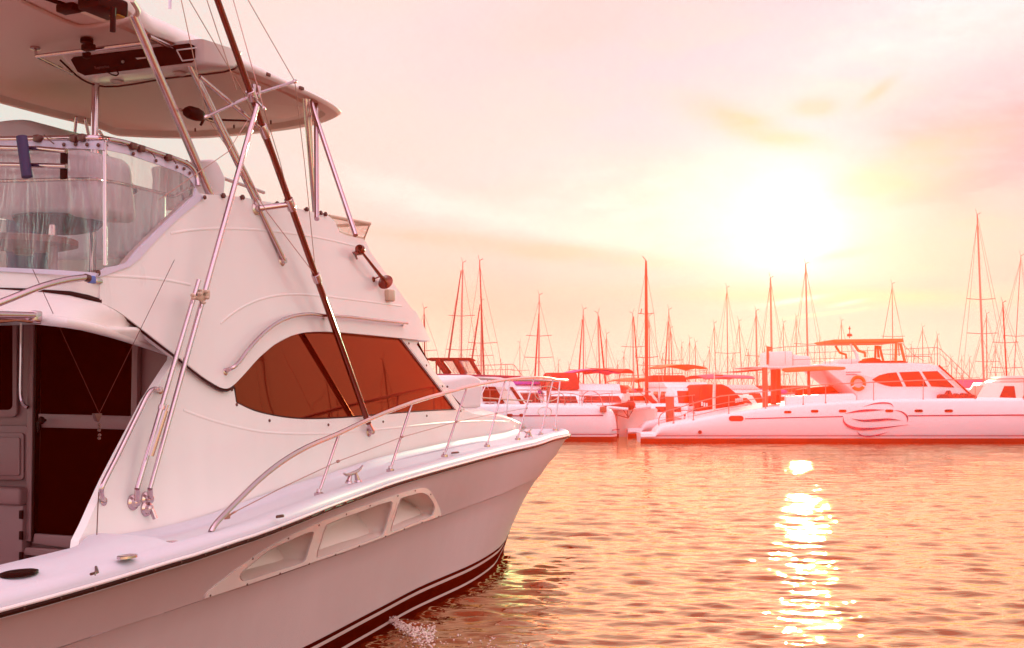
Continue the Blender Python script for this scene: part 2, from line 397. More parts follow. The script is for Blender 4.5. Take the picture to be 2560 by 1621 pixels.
# ---- rub rail and sheer cap
def sheer_pt(d, dv=0, dz=0): return (-d + (dv if d < .39 else 0), (Fs(d) + dv if d > .37 else 0), zs(-d) + dz)
dl = [.35, .385, .42, .47, .55, .68, .9, 1.3, 1.8, 2.4] + [2.7 + .25 * i for i in range(59)] + [17.4]
mb = MB()
for sg in (1, -1):
    mb.tube([Lc((p[0], p[1] * sg, p[2])) for p in [sheer_pt(d, .012, -.018) for d in dl]], .022, 8)
rub = mb.build('rub_rail', M['rubber'], yacht)
mb = MB()
for sg in (1, -1): mb.tube([Lc((p[0], p[1] * sg, p[2])) for p in [sheer_pt(d, .026, .004) for d in dl]], .012, 8)
mb.build('rail_strip', M['gel'], rub)
mb = MB()
for i in range(60):
    d = .6 + i * .26; p = sheer_pt(d, .036, -.014); mb.lathe(Lc(p), (0, -1, 0), [(.009, -.006), (.007, .004)], 6)
mb.build('screw', M['screw'], rub)
# ---- deckhouse plan shape and deck
Vh = interp([(-18, 1.95), (-14, 1.95), (-13, 1.92), (-12, 1.84), (-11, 1.72), (-10, 1.58), (-9, 1.43), (-8, 1.27), (-7, 1.10), (-6, .90), (-5, .72), (-4, .54), (-3, .34), (-2.4, .17), (-2.0, 0)])
KT = .10
def Vt(u, z): return max(.0, Vh(u) - KT * max(0, z - 1.45))
dk_px = [(295, 1359), (379, 1344), (430, 1332), (500, 1314), (560, 1291), (639, 1263), (732, 1229), (860, 1188), (940, 1161), (1030, 1138), (1126, 1117), (1200, 1103), (1259, 1092), (1290, 1083)]
_dk = [p for p in (hit(x, y, lambda u, z: Vh(u)) for x, y in dk_px) if p[0] < -2.3]
zd = interp([(-18, _dk[0][2] - .05), (-14.5, _dk[0][2] - .02)] + [(p[0], p[2]) for p in _dk] + [(-1.5, 1.70), (-.5, 1.72)])
mb = MB()
def cap_row(d, sg):
    u = -d; s = Fs(d); z0 = zs(u); zi = zd(u); inn = Vh(u) if d > 2.0 else 0.0
    k = min(1, s / .5)
    pr = [(s - .004, z0 - .05), (s + .004, z0 + .03), (s - .015 * k, z0 + .055), (s - .05 * k, z0 + .075), (s - .10 * k, z0 + .08), (s - .15 * k, z0 + .072), (s - .21 * k, z0 + .05), (s - .27 * k, (z0 + .04) * .6 + zi * .4)]
    w = s - .27 * k
    for f in (.25, .5, .75): pr.append((w + (inn - w) * f, (z0 + .04) * .6 * (1 - f) + zi * (.4 + .6 * f)))
    pr += [(inn + .05 * (d > 2.2), zi + .002), (inn + .015 * (d > 2.2), zi + .02), (inn, zi + .06)]
    return [Lc((u, max(0, v) * sg, z)) for v, z in pr]
dd = [.355, .375, .41, .46, .53, .65, .8, 1.1, 1.4, 1.7, 1.9, 2.0, 2.1, 2.25, 2.5, 2.8, 3.2, 3.6, 4, 4.4] + [4.8 + .35 * i for i in range(25)] + [13.5]
for sg in (1, -1): mb.grid([cap_row(d, sg) for d in dd], flip=sg < 0)
# cockpit coaming aft of the deckhouse wing
def coam_row(d, sg):
    u = -d; s = Fs(d); z0 = zs(u); k = min(1, (d - 13.5) / .5); vi = Vh(-13.5) + (2.2 - Vh(-13.5)) * k * k * (3 - 2 * k)
    pr = [(s - .004, z0 - .05), (s + .004, z0 + .03), (s - .015, z0 + .055), (s - .05, z0 + .075), (s - .10, z0 + .08), (s - .15, z0 + .085), (s - .21, z0 + .1), (s - .27, z0 + .11), (s - .4 * .5, z0 + .112), ((s + vi) / 2 - .05, z0 + .115), (vi + .04, z0 + .115), (vi, z0 + .09), (vi, z0 - .1), (vi, .75)]
    pr[8] = (s - .3, z0 + .112)
    return [Lc((u, v * sg, z)) for v, z in pr]
for sg in (1, -1): mb.grid([coam_row(d, sg) for d in (13.5, 13.6, 13.7, 13.8, 13.9, 14, 14.3, 14.8, 15.5, 16.5, 17.4)], flip=sg < 0)
mb.add([Lc(p) for p in [(-17.4, -2.1, .75), (-17.4, 2.1, .75), (-11.9, 1.75, .75), (-11.9, -1.75, .75)]], [(0, 1, 2, 3)])
deck = mb.build('deck', M['deckgel'], yacht, sharp=60)
# ---- deckhouse (lower moulding)
HL = lambda x, y, off=0.0: hit(x, y, Vt, off)
house_out = ([(193, 1386), (240, 1372), (295, 1362), (379, 1347), (430, 1335), (500, 1317), (560, 1294), (639, 1266), (732, 1232), (860, 1191), (940, 1164), (1030, 1141), (1126, 1120), (1200, 1106), (1259, 1095)]
             + [(1285, 1088), (1300, 1080), (1308, 1070), (1300, 1060), (1276, 1048), (1245, 1041), (1213, 1039), (1182, 1035), (1164, 1026), (1139, 1024)]
             + sm([(1031, 1030), (925, 1039), (845, 1045), (792, 1047), (739, 1046), (686, 1039), (633, 1026), (590, 1006)], 3)
             + [(584, 967), (578, 956), (553, 950), (505, 920), (452, 876), (437, 890)]
             + [(436, 900), (416, 930), (393, 966), (369, 1004), (332, 1077), (299, 1140), (266, 1205), (240, 1262), (218, 1312), (198, 1352)])
mb = MB(); surf_patch(mb, house_out, (), Vt, 0, .07, .16, mirror=True)
# trunk roof, crowned from side to side
edge = [HL(x, y) for x, y in [(1164, 1026), (1182, 1035), (1213, 1039), (1245, 1041), (1276, 1048), (1300, 1060), (1308, 1070), (1300, 1080)]]
e0 = edge[0]
edge = [(e0[0] - 1.2, Vt(e0[0] - 1.2, e0[2]), e0[2] + .01)] + edge
rows = []
for p in edge:
    v = max(p[1], .012)
    rows.append([Lc((p[0] + .35 * (1 - c * c) * (.0 if v > .3 else .25), v * c, p[2] + .1 * min(1, v / .5) * (1 - c ** 4))) for c in (1, .97, .9, .8, .6, .3, 0, -.3, -.6, -.8, -.9, -.97, -1)])
mb.grid(rows)
house = mb.build('deckhouse', M['gel'], yacht, sharp=38)
# windscreen pillar and front screen
mb = MB()
surf_patch(mb, [(1002, 846), (1046, 852), (1042, 862), (1085, 928), (1122, 976), (1148, 1013), (1164, 1024), (1139, 1025), (1106, 979), (1013, 859)], (), Vt, .002, .05, .12, mirror=True)
mb.build('windscreen_pillar', M['gel'], house)
pl = [HL(x, y) for x, y in [(1046, 852), (1085, 928), (1122, 976), (1164, 1024)]]
mb = MB()
mb.grid([[Lc((p[0] + .55 * (1 - c * c), p[1] * c * .99, p[2])) for c in (1, .8, .5, .2, -.2, -.5, -.8, -1)] for p in pl], flip=True)
mb.build('windscreen', M['glass'], house)
# side window
win = ([(590, 1006), (584, 962)] + sm([(606, 938), (649, 890), (686, 858), (728, 836), (766, 828), (832, 828)], 3) + [(1005, 845), (1013, 857), (1106, 978), (1139, 1024)]
       + sm([(1139, 1026), (1031, 1031), (925, 1040), (845, 1046), (792, 1048), (739, 1047), (686, 1040), (633, 1027), (592, 1008)], 3)[1:])
mb = MB(); surf_patch(mb, win, (), Vt, -.022, 0, .2, mirror=True)
mb.build('side_window', M['glass'], house)
mb = MB()
for pts in (sm([(590, 1006), (633, 1026), (686, 1039), (739, 1046), (792, 1047), (845, 1045), (925, 1039), (1031, 1030), (1139, 1024)], 4), dens([(1013, 858), (1106, 978), (1138, 1023)], 12), [(590, 1006), (585, 968)]):
    mb.tube(LL([HL(x, y, -.006) for x, y in pts]), .009, 6)
mb.build('window_seal', M['rubber'], house)
mb = MB()
for x, y in [(580, 974.5), (592, 1012), (674, 1052), (821, 1062.5), (958, 1054.5), (1067, 1040), (1066, 914), (1106, 966), (1119, 967), (1022, 859), (1152, 1028)]:
    p = HL(x, y, .004); mb.lathe(Lc(p), (0, -1, .05), [(.014, -.01), (.013, .004), (.006, .009)], 8)
mb.build('snap_stud', M['screw'], house)
# raised style line on the deckhouse
mb = MB()
mb.tube(LL([HL(x, y, -.0225) for x, y in sm([(452, 1026), (500, 1044), (560, 1062), (640, 1079), (720, 1085), (800, 1085), (900, 1078), (1000, 1069), (1100, 1059), (1200, 1054), (1270, 1055)], 5)]), .026, 10)
mb.tube(LL([HL(x, y, -.014) for x, y in sm([(655, 1262), (732, 1228), (860, 1187), (940, 1160), (1030, 1137), (1126, 1115), (1200, 1101), (1259, 1088)], 4)]), .025, 8)
mb.build('style_line', M['gel'], house)
# ---- flybridge moulding
FO = .055
FH = lambda x, y, o=0.0: hit(x, y, Vt, FO + o)
fly_low = [(250, 757), (279, 770), (312, 790), (345, 815), (399, 857), (452, 897), (505, 940), (532, 958), (553, 969.5), (566, 972), (579, 967), (606, 941), (649, 893.5), (686, 862), (728, 840), (766, 831), (832, 830), (920, 837.5), (1005, 846), (1050, 850.5), (1077, 853)]
fly_out = (sm(fly_low, 3) + [(1074, 846), (1061, 819), (1040, 779), (1030, 773)] + [(995, 724), (959, 676), (926, 630), (916, 607), (908, 598), (868, 589), (849, 581), (836, 553), (823, 541)]
           + sm([(809, 537), (737, 519.6), (690, 509), (639, 500), (605, 493), (557, 489), (514, 486)], 3) + [(502, 484), (486, 494), (425, 552), (345, 632), (319, 664), (285, 674), (250, 683)])
mb = MB(); surf_patch(mb, fly_out, (), Vt, FO, .09, .16, mirror=True)
# front face between the two sides, brow underside and aft face
fe = [FH(x, y) for x, y in [(823, 541), (836, 553), (849, 581), (868, 589), (908, 598), (916, 607), (926, 630), (959, 676), (995, 724), (1030, 773), (1040, 779), (1061, 819), (1074, 846), (1077, 853)]]
CS = (1, .96, .85, .65, .4, .15, -.15, -.4, -.65, -.85, -.96, -1)
mb.grid([[Lc((p[0] + .5 * (1 - abs(c) ** 2.2), p[1] * c, p[2])) for c in CS] for p in fe], flip=True)
p = fe[-1]; q = pl[0]
mb.grid([[Lc((p[0] + .5 * (1 - abs(c) ** 2.2), p[1] * c, p[2])) for c in CS], [Lc((q[0] + .5 * (1 - c * c), q[1] * c, q[2] + .01)) for c in CS]], flip=True)
low3 = [FH(x, y, -.0) for x, y in fly_low[12:]]
mb.grid([LL(low3), LL([(p[0], p[1] - .1, p[2] + .004) for p in low3])])
a0 = FH(250, 683); a1 = FH(250, 757); UA = a0[0] - .27
zt_ = lambda x, y: onu(x, y, UA)[2]
plan = [(a0[0], a0[1]), (a0[0] - .1, a0[1] - .015), (a0[0] - .19, a0[1] - .08), (a0[0] - .25, a0[1] - .2), (UA, a0[1] - .4), (UA, a0[1] - .8), (UA, .3), (UA, -.3), (UA, -a0[1] + .4), (a0[0] - .25, -a0[1] + .2), (a0[0], -a0[1])]
zb_ = [a1[2], a1[2] + .02, a1[2] + .04, zt_(150, 734), zt_(106, 730), zt_(40, 725)] + [zt_(0, 723)] * 2 + [zt_(106, 730), zt_(186, 740), a1[2]]
ztp = [a0[2]] * 4 + [zt_(120, 678), zt_(20, 671)] + [zt_(0, 671)] * 2 + [a0[2]] * 3
mb.grid([LL([(u, v, a + (b - a) * k) for (u, v), a, b in zip(plan, zb_, ztp)]) for k in (0, .12, .3, .6, .85, 1)], flip=True)
# floor of the flybridge
FZ = a0[2] - .06
mb.grid([LL([(UA + .02, s * (a0[1] - .06), FZ), (-12, s * 1.7, FZ + .02), (-10.2, s * 1.4, FZ + .02)]) for s in (1, 0, -1)])
fly = mb.build('flybridge', M['gel'], yacht, sharp=38)
mb = MB()
mb.tube(LL([FH(x, y, -.03) for x, y in sm(fly_low[:11], 4)]), .026, 8)
mb.tube(LL([(u, v, z + .005) for (u, v), z in zip(plan, zb_)]), .026, 8)
mb.build('gasket', M['rubber'], fly)
mb = MB()   # swage lines of the moulding
for pts in ([(420, 585), (470, 577), (540, 573), (640, 576), (720, 584), (800, 597), (905, 621)], [(545, 810), (575, 785), (625, 757), (680, 741), (740, 737), (800, 741), (900, 753), (1000, 766)], [(255, 690), (330, 694), (400, 700), (470, 713)]):
    mb.tube(LL([FH(x, y, -.0225) for x, y in sm(pts, 5)]), .026, 10)
mb.build('style_line', M['gel'], fly)
mb = MB()
for x, y in [(555, 491), (603, 495), (764, 525), (799, 534), (811, 537), (690, 511)]:
    p = FH(x, y, .0); mb.lathe(Lc(p), (0, -1, .3), [(.018, -.01), (.016, .012), (.024, .014), (.02, .026), (.006, .03)], 10)
mb.build('snap_stud', M['screw'], fly)
# visor at the front of the flybridge
mb = MB(); vis = [(823, 541), (925, 560), (910, 598), (868, 589), (849, 581), (836, 553)]
vp = [FH(823, 541, -.04)] + [onu(925, 560, FH(823, 541)[0] + .75)] + [FH(910, 598, -.02), FH(868, 589, -.04), FH(849, 581, -.04), FH(836, 553, -.04)]
n_ = (0, .02, 0)
mb.add(LL(vp), [tuple(range(6))])
visor = mb.build('visor', M['clear'], fly, smooth=False)
mb = MB()
t0, t1 = Vector(Lc(vp[0])), Vector(Lc(vp[1]))
mb.tube([t0, t1], .018, 8); mb.tube([t1, Lc(vp[2])], .008, 6)
mb.tube([Lc(vp[2]), Lc(vp[3]), Lc(vp[4])], .014, 6)
mb.tube([t1, t1 + Vector((.12, .9, .02)), (t1.x + .12, -t1.y - .9, t1.z + .02), (t1.x, -t1.y, t1.z)], .018, 8)
mb.build('visor_frame', M['beige'], visor)
# soffit: the rounded overhang above the cockpit door
UB = -12.1
A = [onu(0, 723, UA), onu(60, 727, UA), onu(106, 730, UA), (a0[0] - .19, a0[1] - .08, a1[2] + .04), a1] + [FH(x, y, -.01) for x, y in [(279, 770), (312, 790), (345, 815), (399, 857), (430, 881)]]
Bq = [onu(x, y, UA - .3 + (1.72 * max(0, (x - 150) / 268) ** 1.3)) for x, y in [(0, 788), (60, 794), (106, 800), (160, 806), (200, 813), (240, 823), (280, 834), (318, 846), (380, 866), (418, 880)]]
A = [(A[0][0], -1.6, A[0][2])] + A; Bq = [(Bq[0][0], -1.6, Bq[0][2])] + Bq
rows = []
for k in (0, .08, .2, .4, .6, .8, .93, 1):
    rows.append(LL([tuple(a * (1 - k) + b * k for a, b in zip(p, q))[:2] + (p[2] * (1 - k) + q[2] * k - .0 + .05 * math.sin(math.pi * k),) for p, q in zip(A, Bq)]))
mb = MB(); mb.grid(rows)
mb.tube(LL([(p[0] + .02, p[1], p[2] - .0) for p in Bq]), .035, 10)
mb.grid([LL([(p[0] + .02, p[1], p[2] - .03) for p in Bq]), LL([(UB, min(p[1], 1.6), p[2] + .06) for p in Bq])])
mb.build('soffit', M['gel'], fly, sharp=70)
# ---- cockpit bulkhead with door, window and lockers
def flat(mbx, px, u, d=-.03, bev=0.0, mi=0):
    mbx.prism(LL([onu(x, y, u) for x, y in px]), (d, 0, 0), mi, bev)
mb = MB(); mb.prism(LL([(UB + .01, -1.78, .7), (UB + .01, 1.78, .7), (UB + .01, 1.66, 2.3), (UB + .01, 1.5, 3.2), (UB + .01, -1.5, 3.2), (UB + .01, -1.66, 2.3)]), (.08, 0, 0))
zz = onu(191, 1372, UB)[2]
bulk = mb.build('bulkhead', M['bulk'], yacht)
def rrect(x0, y0, x1, y1, r, n=4, sk=0):
    o = []
    for cx, cy, a in ((x1 - r, y0 + r, -90), (x1 - r, y1 - r, 0), (x0 + r, y1 - r, 90), (x0 + r, y0 + r, 180)):
        for k in range(n + 1):
            t = R(a + 90 * k / n); x = cx + r * math.cos(t); y = cy + r * math.sin(t); o.append((x, y + sk * (x - x0)))
    return o
mb = MB()
flat(mb, [(85, 780), (98, 780), (90, 1352), (76, 1352)], UB, -.06, .008)
flat(mb, [(341, 800), (356, 800), (351, 1100), (336, 1100)], UB, -.05, .008)
flat(mb, [(106, 1034.5), (338, 1040.5), (333, 1074.5), (105, 1068.5)], UB, -.045, .006)
flat(mb, [(97, 1333), (215, 1341), (205, 1373), (92, 1357)], UB, -.05, .006)
flat(mb, [(84, 1366), (260, 1376), (260, 1396), (76, 1384)], UB, -.09, .006)
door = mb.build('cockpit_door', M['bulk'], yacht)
mb = MB(); flat(mb, [(106, 790), (342, 800), (337, 1041), (105, 1035)], UB, -.015); mb.build('upper_pane', M['doorglass'], door)
mb = MB(); flat(mb, [(105, 1068), (334, 1074), (332, 1350), (97, 1334)], UB, -.015); mb.build('lower_pane', M['doorglass'], door)
mb = MB(); c = onu(114, 1051, UB - .07); mb.lathe(Lc(c), (-1, 0, 0), [(.012, 0), (.012, .03), (.03, .035), (.034, .05), (.02, .065)], 16)
flat(mb, [(95, 1056), (101, 1050), (104, 1072), (97, 1084)], UB - .055, -.02, .003); mb.build('door_knob', M['black'], door)
mb = MB(); flat(mb, [(100, 782), (104, 782), (95, 1354), (90, 1354)], UB, -.052); mb.build('door_gap', M['black'], door)
mb = MB(); flat(mb, rrect(-60, 800, 48, 1043, 14), UB, -.03, .006); bw = mb.build('bulkhead_window', M['bulk'], bulk)
mb = MB(); flat(mb, rrect(-50, 806, 31, 1025, 12), UB - .03, -.006); mb.build('pane', M['doorglass'], bw)
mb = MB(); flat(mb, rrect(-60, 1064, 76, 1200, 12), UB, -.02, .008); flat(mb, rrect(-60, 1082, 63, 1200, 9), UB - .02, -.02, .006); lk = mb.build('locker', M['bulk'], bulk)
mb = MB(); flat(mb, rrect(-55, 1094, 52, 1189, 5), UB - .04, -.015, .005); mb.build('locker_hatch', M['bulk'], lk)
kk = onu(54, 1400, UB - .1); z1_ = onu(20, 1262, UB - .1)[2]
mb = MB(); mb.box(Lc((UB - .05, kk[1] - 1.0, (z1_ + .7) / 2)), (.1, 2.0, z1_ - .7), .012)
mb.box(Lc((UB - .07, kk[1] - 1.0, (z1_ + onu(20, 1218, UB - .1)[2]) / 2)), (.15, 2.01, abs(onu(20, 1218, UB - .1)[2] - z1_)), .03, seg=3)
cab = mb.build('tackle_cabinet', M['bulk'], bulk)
mb = MB()
for y in (1287, 1339, 1391): c = onu(53, y, UB - .11); mb.box(Lc(c), (.02, .035, .07), .004)
mb.build('hinge', M['black'], cab)
mb = MB(); mb.tube(LL([onu(x, y, UB - .09) for x, y in sm([(54, 800), (53, 900), (52, 985), (55, 1003), (62, 1014), (70, 1019)], 4)]), .016, 8); mb.build('grab_handle', M['steel'], bulk)
# ---- hardtop
HZ = 5.25
hp = [onz(x, y, HZ) for x, y in [(409, 97), (495, 129), (581, 162), (706, 213), (783, 247), (825, 270), (843, 284), (845, 288), (836, 295), (799, 310), (735, 323), (666, 332), (559, 343), (480, 347), (400, 346), (330, 343), (292, 340), (258, 327), (226, 316), (133, 294), (0, 259)]]
hp += [(-14.2, hp[-1][1] - .01, HZ), (-15.6, hp[-1][1] + .1, HZ), (-15.8, 0, HZ), (-15.6, hp[0][1] - .1, HZ), (-14.2, hp[0][1] + .0, HZ + .0)]
for (x, y) in [(279, 0), (330, 35), (372, 82)]: q = onv(x, y, hp[0][1] + .02); hp.append((q[0], q[1], q[2]))
hp = sm(hp, 3, True)
cu, cv = -12.6, (hp[4][1] + hp[60][1]) / 2
def hsc(s, dz, hz=False):
    o = []
    for p in hp:
        h = .24 - .15 * min(1, max(0, (p[0] + 13.3) / 2.6)); L_ = math.hypot(p[0] - cu, p[1] - cv)
        w = min(1, max(.1, (abs(p[1] - cv))))
        o.append((cu + (p[0] - cu) * (1 - s / 2.6), cv + (p[1] - cv) * (1 - s / 1.45), (p[2] + dz * h if hz else p[2] * (1 if s < .2 else 0) + (HZ if s >= .2 else 0) + dz)))
    return o
mb = MB(); lp = lambda q: LL(q + q[:1])
und = [hsc(0, 0), hsc(.03, -.008), hsc(.09, -.008), hsc(.105, .05), hsc(.2, .055), hsc(.215, .03), hsc(.5, .03), hsc(.9, .03), hsc(1.25, .03), hsc(1.45, .03)]
mb.grid([lp(q) for q in und], 1)
upr = [hsc(0, 0, True), hsc(-.02, .15, True), hsc(-.025, .35, True), hsc(-.01, .6, True), hsc(.04, .85, True), hsc(.12, 1.02, True), hsc(.3, 1.15, True), hsc(.8, 1.35, True), hsc(1.25, 1.4, True), hsc(1.45, 1.42, True)]
mb.grid([lp(q) for q in upr], 0, flip=True)
ht = mb.build('hardtop', [M['gel'], M['soffit']], yacht, sharp=50)
mb = MB()
for x, y in [(575, 154), (661, 188), (737, 223)]: c = onz(x, y, HZ + .03); mb.box(Lc((c[0], hp[4][1] + .02, c[2])), (.06, .03, .03), .006)
for x, y in [(488, 325), (585, 317), (677, 306)]: c = onz(x, y, HZ); mb.box(Lc(c), (.02, .012, .04), .003)
mb.build('track_stop', M['screw'], ht)
# overhead electronics box
mb = MB()
TL, TR, BR, BL = onz(148, 139, 5.26), onz(505, 97, 5.26), onz(505, 160, 5.09), onz(203, 197, 5.09)
FR_, FL_ = onz(590, 172, 5.11), onz(262, 216, 5.09)
FRt, FLt = onz(600, 150, 5.27), onz(262, 205, 5.27)
FRt = (FR_[0] + .1, FR_[1], 5.27); FLt = (FL_[0] + .1, FL_[1], 5.27)
bm = bmesh.new(); vs = [bm.verts.new(Lc(p)) for p in (TL, TR, BR, BL, FR_, FL_, FRt, FLt)]
for f in ((0, 1, 2, 3), (3, 2, 4, 5), (5, 4, 6, 7), (0, 3, 5, 7), (1, 6, 4, 2)): bm.faces.new([vs[i] for i in f])
bmesh.ops.recalc_face_normals(bm, faces=bm.faces[:])
bmesh.ops.bevel(bm, geom=[e for e in bm.edges if len(e.link_faces) == 2], offset=.03, segments=3, affect='EDGES', profile=.5)
bm.verts.index_update(); mb.add([v.co.copy() for v in bm.verts], [[v.index for v in f.verts] for f in bm.faces]); bm.free()
ebox = mb.build('electronics_box', M['gel'], ht, recalc=True)
mb = MB(); mb.tube(LL([onz(x, y, z) for x, y, z in sm([(150, 150, 5.24), (205, 199, 5.09), (262, 217, 5.088), (420, 196, 5.095), (588, 172, 5.105), (598, 158, 5.2)], 4)]), .008, 6); mb.build('box_seal', M['rubber'], ebox)
lerp3 = lambda a, b, t: tuple(x + (y - x) * t for x, y in zip(a, b))
def onbox(s, t, o=.0):
    p = lerp3(lerp3(TL, TR, s), lerp3(BL, BR, s), t)
    n = (Vector(TR) - Vector(TL)).cross(Vector(BL) - Vector(TL)).normalized()
    if n.x > 0: n = -n
    return tuple(Vector(p) + n * o)
mb = MB()
q = [(.09, .12), (.91, .12), (.95, .25), (.95, .8), (.93, .88), (.06, .88), (.03, .7), (.06, .2)]
A = LL([onbox(s, t, .012) for s, t in q]); nn = Vector(Lc(onbox(.5, .5, 1))) - Vector(Lc(onbox(.5, .5, 0)))
mb.prism(A, -nn * .02, 0)
panel = mb.build('instrument_panel', M['black'], ebox, smooth=False)
def text(body, size, origin, xdir, ydir, m, name, parent, ext=.002):
    c = bpy.data.curves.new(name, 'FONT'); c.body = body; c.size = size; c.extrude = ext; c.align_x = 'CENTER'; c.align_y = 'CENTER'
    o = bpy.data.objects.new('tmp', c); COL.objects.link(o); bpy.context.view_layer.update()
    me = bpy.data.meshes.new_from_object(o.evaluated_get(bpy.context.evaluated_depsgraph_get())); bpy.data.objects.remove(o)
    X = Vector(xdir).normalized(); Z = X.cross(Vector(ydir)).normalized(); Y = Z.cross(X)
    Mx = Matrix((X, Y, Z)).transposed().to_4x4(); Mx.translation = Vector(origin)
    me.transform(Mx); me.materials.clear(); me.materials.append(m); me.name = name
    o = bpy.data.objects.new(name, me); COL.objects.link(o); o.parent = parent
    return o
pX = Vector(Lc(TR)) - Vector(Lc(TL)); pY = Vector(Lc(TL)) - Vector(Lc(BL))
text('Raymarine', .034, Lc(onbox(.24, .62, .016)), pX, pY, M['bulk'], 'lettering', panel)
mb = MB()
for (s0, t0, s1, t1) in ((.83, .3, .97, .3), (.83, .3, .86, .75), (.86, .75, .97, .75)): mb.tube([Lc(onbox(s0, t0, .02)), Lc(onbox(s1, t1, .02))], .006, 6)
mb.lathe(Lc(onbox(.42, .5, .015)), nn, [(.012, 0), (.012, .01), (.004, .014)], 10)
mb.build('display_frame', M['light'], panel)
mb = MB()
for x, y in [(292, 204), (449, 184)]:
    c = onz(x, y, 5.088); mb.lathe(Lc(c), (0, 0, -1), [(.055, -.004), (.055, .006), (.045, .012), (.04, .004), (.0, .004)], 20)
mb.build('downlight', M['light'], ebox)
mb = MB(); mb.tube(LL([onz(x, y, z) for x, y, z in sm([(268, 180, 5.12), (280, 187, 5.06), (292, 189, 5.05), (296, 184, 5.07), (290, 176, 5.12)], 4)]), .006, 6); mb.build('cable', M['black'], ebox)
# grab bar, mount and hatch under the hardtop
mb = MB()
g0, g1, g2, g3 = onz(88, 121, HZ + .02), onz(91, 141, 5.13), onz(362, 107, 5.15), onz(182, 186, 5.12)
mb.tube(LL([g0, g1]), .013, 8); mb.tube(LL([g1, g2]), .016, 8); mb.tube(LL([g1, g3]), .012, 8); mb.lathe(Lc(g0), (0, 0, -1), [(.04, -.01), (.04, .008), (.015, .014)], 14)
mb.build('overhead_grab_bar', M['steel'], ht)
mb = MB()
c = onz(217, 104, HZ); mb.lathe(Lc(c), (0, 0, -1), [(.05, -.02), (.05, .012), (.015, .02), (.015, .08), (.035, .09), (.03, .13), (.012, .14)], 12)
c = onz(221, 119, 5.13); mb.box(Lc(c), (.06, .1, .05), .01); mb.build('antenna_mount', M['black'], ht)
mb = MB(); hh = [onz(x, y, HZ + .02) for x, y in sm([(20, -30), (50, 0), (105, 27), (160, 52), (200, 65), (250, 62), (325, 48), (345, 30), (330, 0)], 4)]
mb.tube(LL(hh), .02, 8); mb.build('hatch_rim', M['soffit'], ht)
mb = MB(); hz = [onz(x, y, HZ + .015) for x, y in [(105, -8), (230, -30), (230, 22), (195, 24)]]; mb.prism(LL(hz), (0, 0, -.01)); hatch = mb.build('roof_hatch', M['canvas_white'], ht, smooth=False)
mb = MB(); mb.tube(LL([onz(x, y, HZ) for x, y in [(95, -12), (200, 24), (240, 20), (240, -20)]]), .02, 6); c = onz(172, 22, HZ - .02); mb.box(Lc(c), (.1, .16, .06), .015); mb.build('hatch_frame', M['black'], hatch)
mb = MB(); c = onz(258, 14, HZ - .03); mb.box(Lc(c), (.3, .2, .12), .02); c = onz(283, 20, HZ - .08); mb.tube([Lc(c), Lc((c[0], c[1], c[2] - .17))], .02, 8); mt = mb.build('winch_motor', M['black'], ht)
mb = MB(); c = onz(293, 28, HZ - .05); mb.box(Lc(c), (.1, .09, .1), .02); mb.build('winch_lever', M['yellow'], mt)
mb = MB(); c = onz(425, 22, HZ + .3); mb.tube(LL([(c[0], c[1], c[2]), (c[0], c[1], c[2] + .1)]), .014, 8); mb.tube(LL([(c[0], c[1], c[2] + .08), (c[0], c[1], c[2] + 2.2)]), .01, 8); mb.build('whip_aerial', M['trim'], ht)
# ---- struts that carry the hardtop
struts = []
def strut(a, b, r, name='strut', m='steel', foot=0):
    mbx = MB(); mbx.tube(LL([a, b]), r, 12)
    if foot:
        d = Vector((0, 1, .0)); mbx.lathe(Lc((b[0], Vt(b[0], b[2]) + FO - .005, b[2])), (0, -1, 0), [(.052, -.01), (.052, .008), (.03, .018), (.025, .05)], 16)
    return mbx.build(name, M[m], yacht)
s1 = (onz(333, 38, HZ + .02), FH(526, 488, -.04)); strut(*s1, .034)
s2 = (onz(463, 134, HZ - .03), FH(648, 503, -.05)); strut(*s2, .024)
s3 = (onz(452, 120, HZ - .03), FH(711, 652, .03)); strut(*s3, .022, foot=1)
strut(onz(372, 92, HZ - .04), onz(462, 134, HZ - .03), .02)
f1 = (onz(763, 246, HZ), FH(788, 533, -.05)); strut(*f1, .026)
f2 = (onz(790, 258, HZ), onz(792, 548, 3.95)); strut(*f2, .022)
f3 = (onz(775, 249, HZ), onz(889, 589, 3.85)); strut(*f3, .023)
strut(onz(772, 247, HZ), FH(786, 533, -.06), .018)
pb = onz(239, 209, 5.1); strut(pb, (pb[0] + .0, pb[1], FZ), .032, 'centre_pillar')
for x0, y0, x1, y1 in ((191, 292, 186, 344), (213, 297, 223, 345), (247, 326, 268, 360)):
    a = onz(x0, y0, HZ); strut(a, onu(x1, y1, a[0] + .1), .016)
# ---- outrigger: pole, spreader arms, braces, wires
pf = HL(921, 1058, .05); pm = onv(724, 506, HL(700, 520)[1] + .34)
dirp = Vector(pm) - Vector(pf)
pu = tuple(Vector(pf) + dirp * 2.6)
def onpole(y):
    """point of the pole that the photo shows at row y"""
    lo_, hi_ = 0.0, 2.6
    for _ in range(40):
        m_ = (lo_ + hi_) / 2; p = Vector(pf) + dirp * m_; w = BOW + AX * p.x + ST * p.y; w.z = p.z
        q = w - CPOS; yy = CY - F * q.dot(CU) / q.dot(CF)
        if yy > y: lo_ = m_
        else: hi_ = m_
    return tuple(Vector(pf) + dirp * lo_)
out_ = MB(); out_.tube(LL([pf, tuple(Vector(pf) + dirp * .5), pm, tuple(Vector(pf) + dirp * 1.6), pu]), [.03, .029, .028, .026, .024], 12)
outr = out_.build('outrigger_pole', M['bronze'], yacht)
mb = MB(); pn = Vector(Lc(tuple(dirp))).normalized()
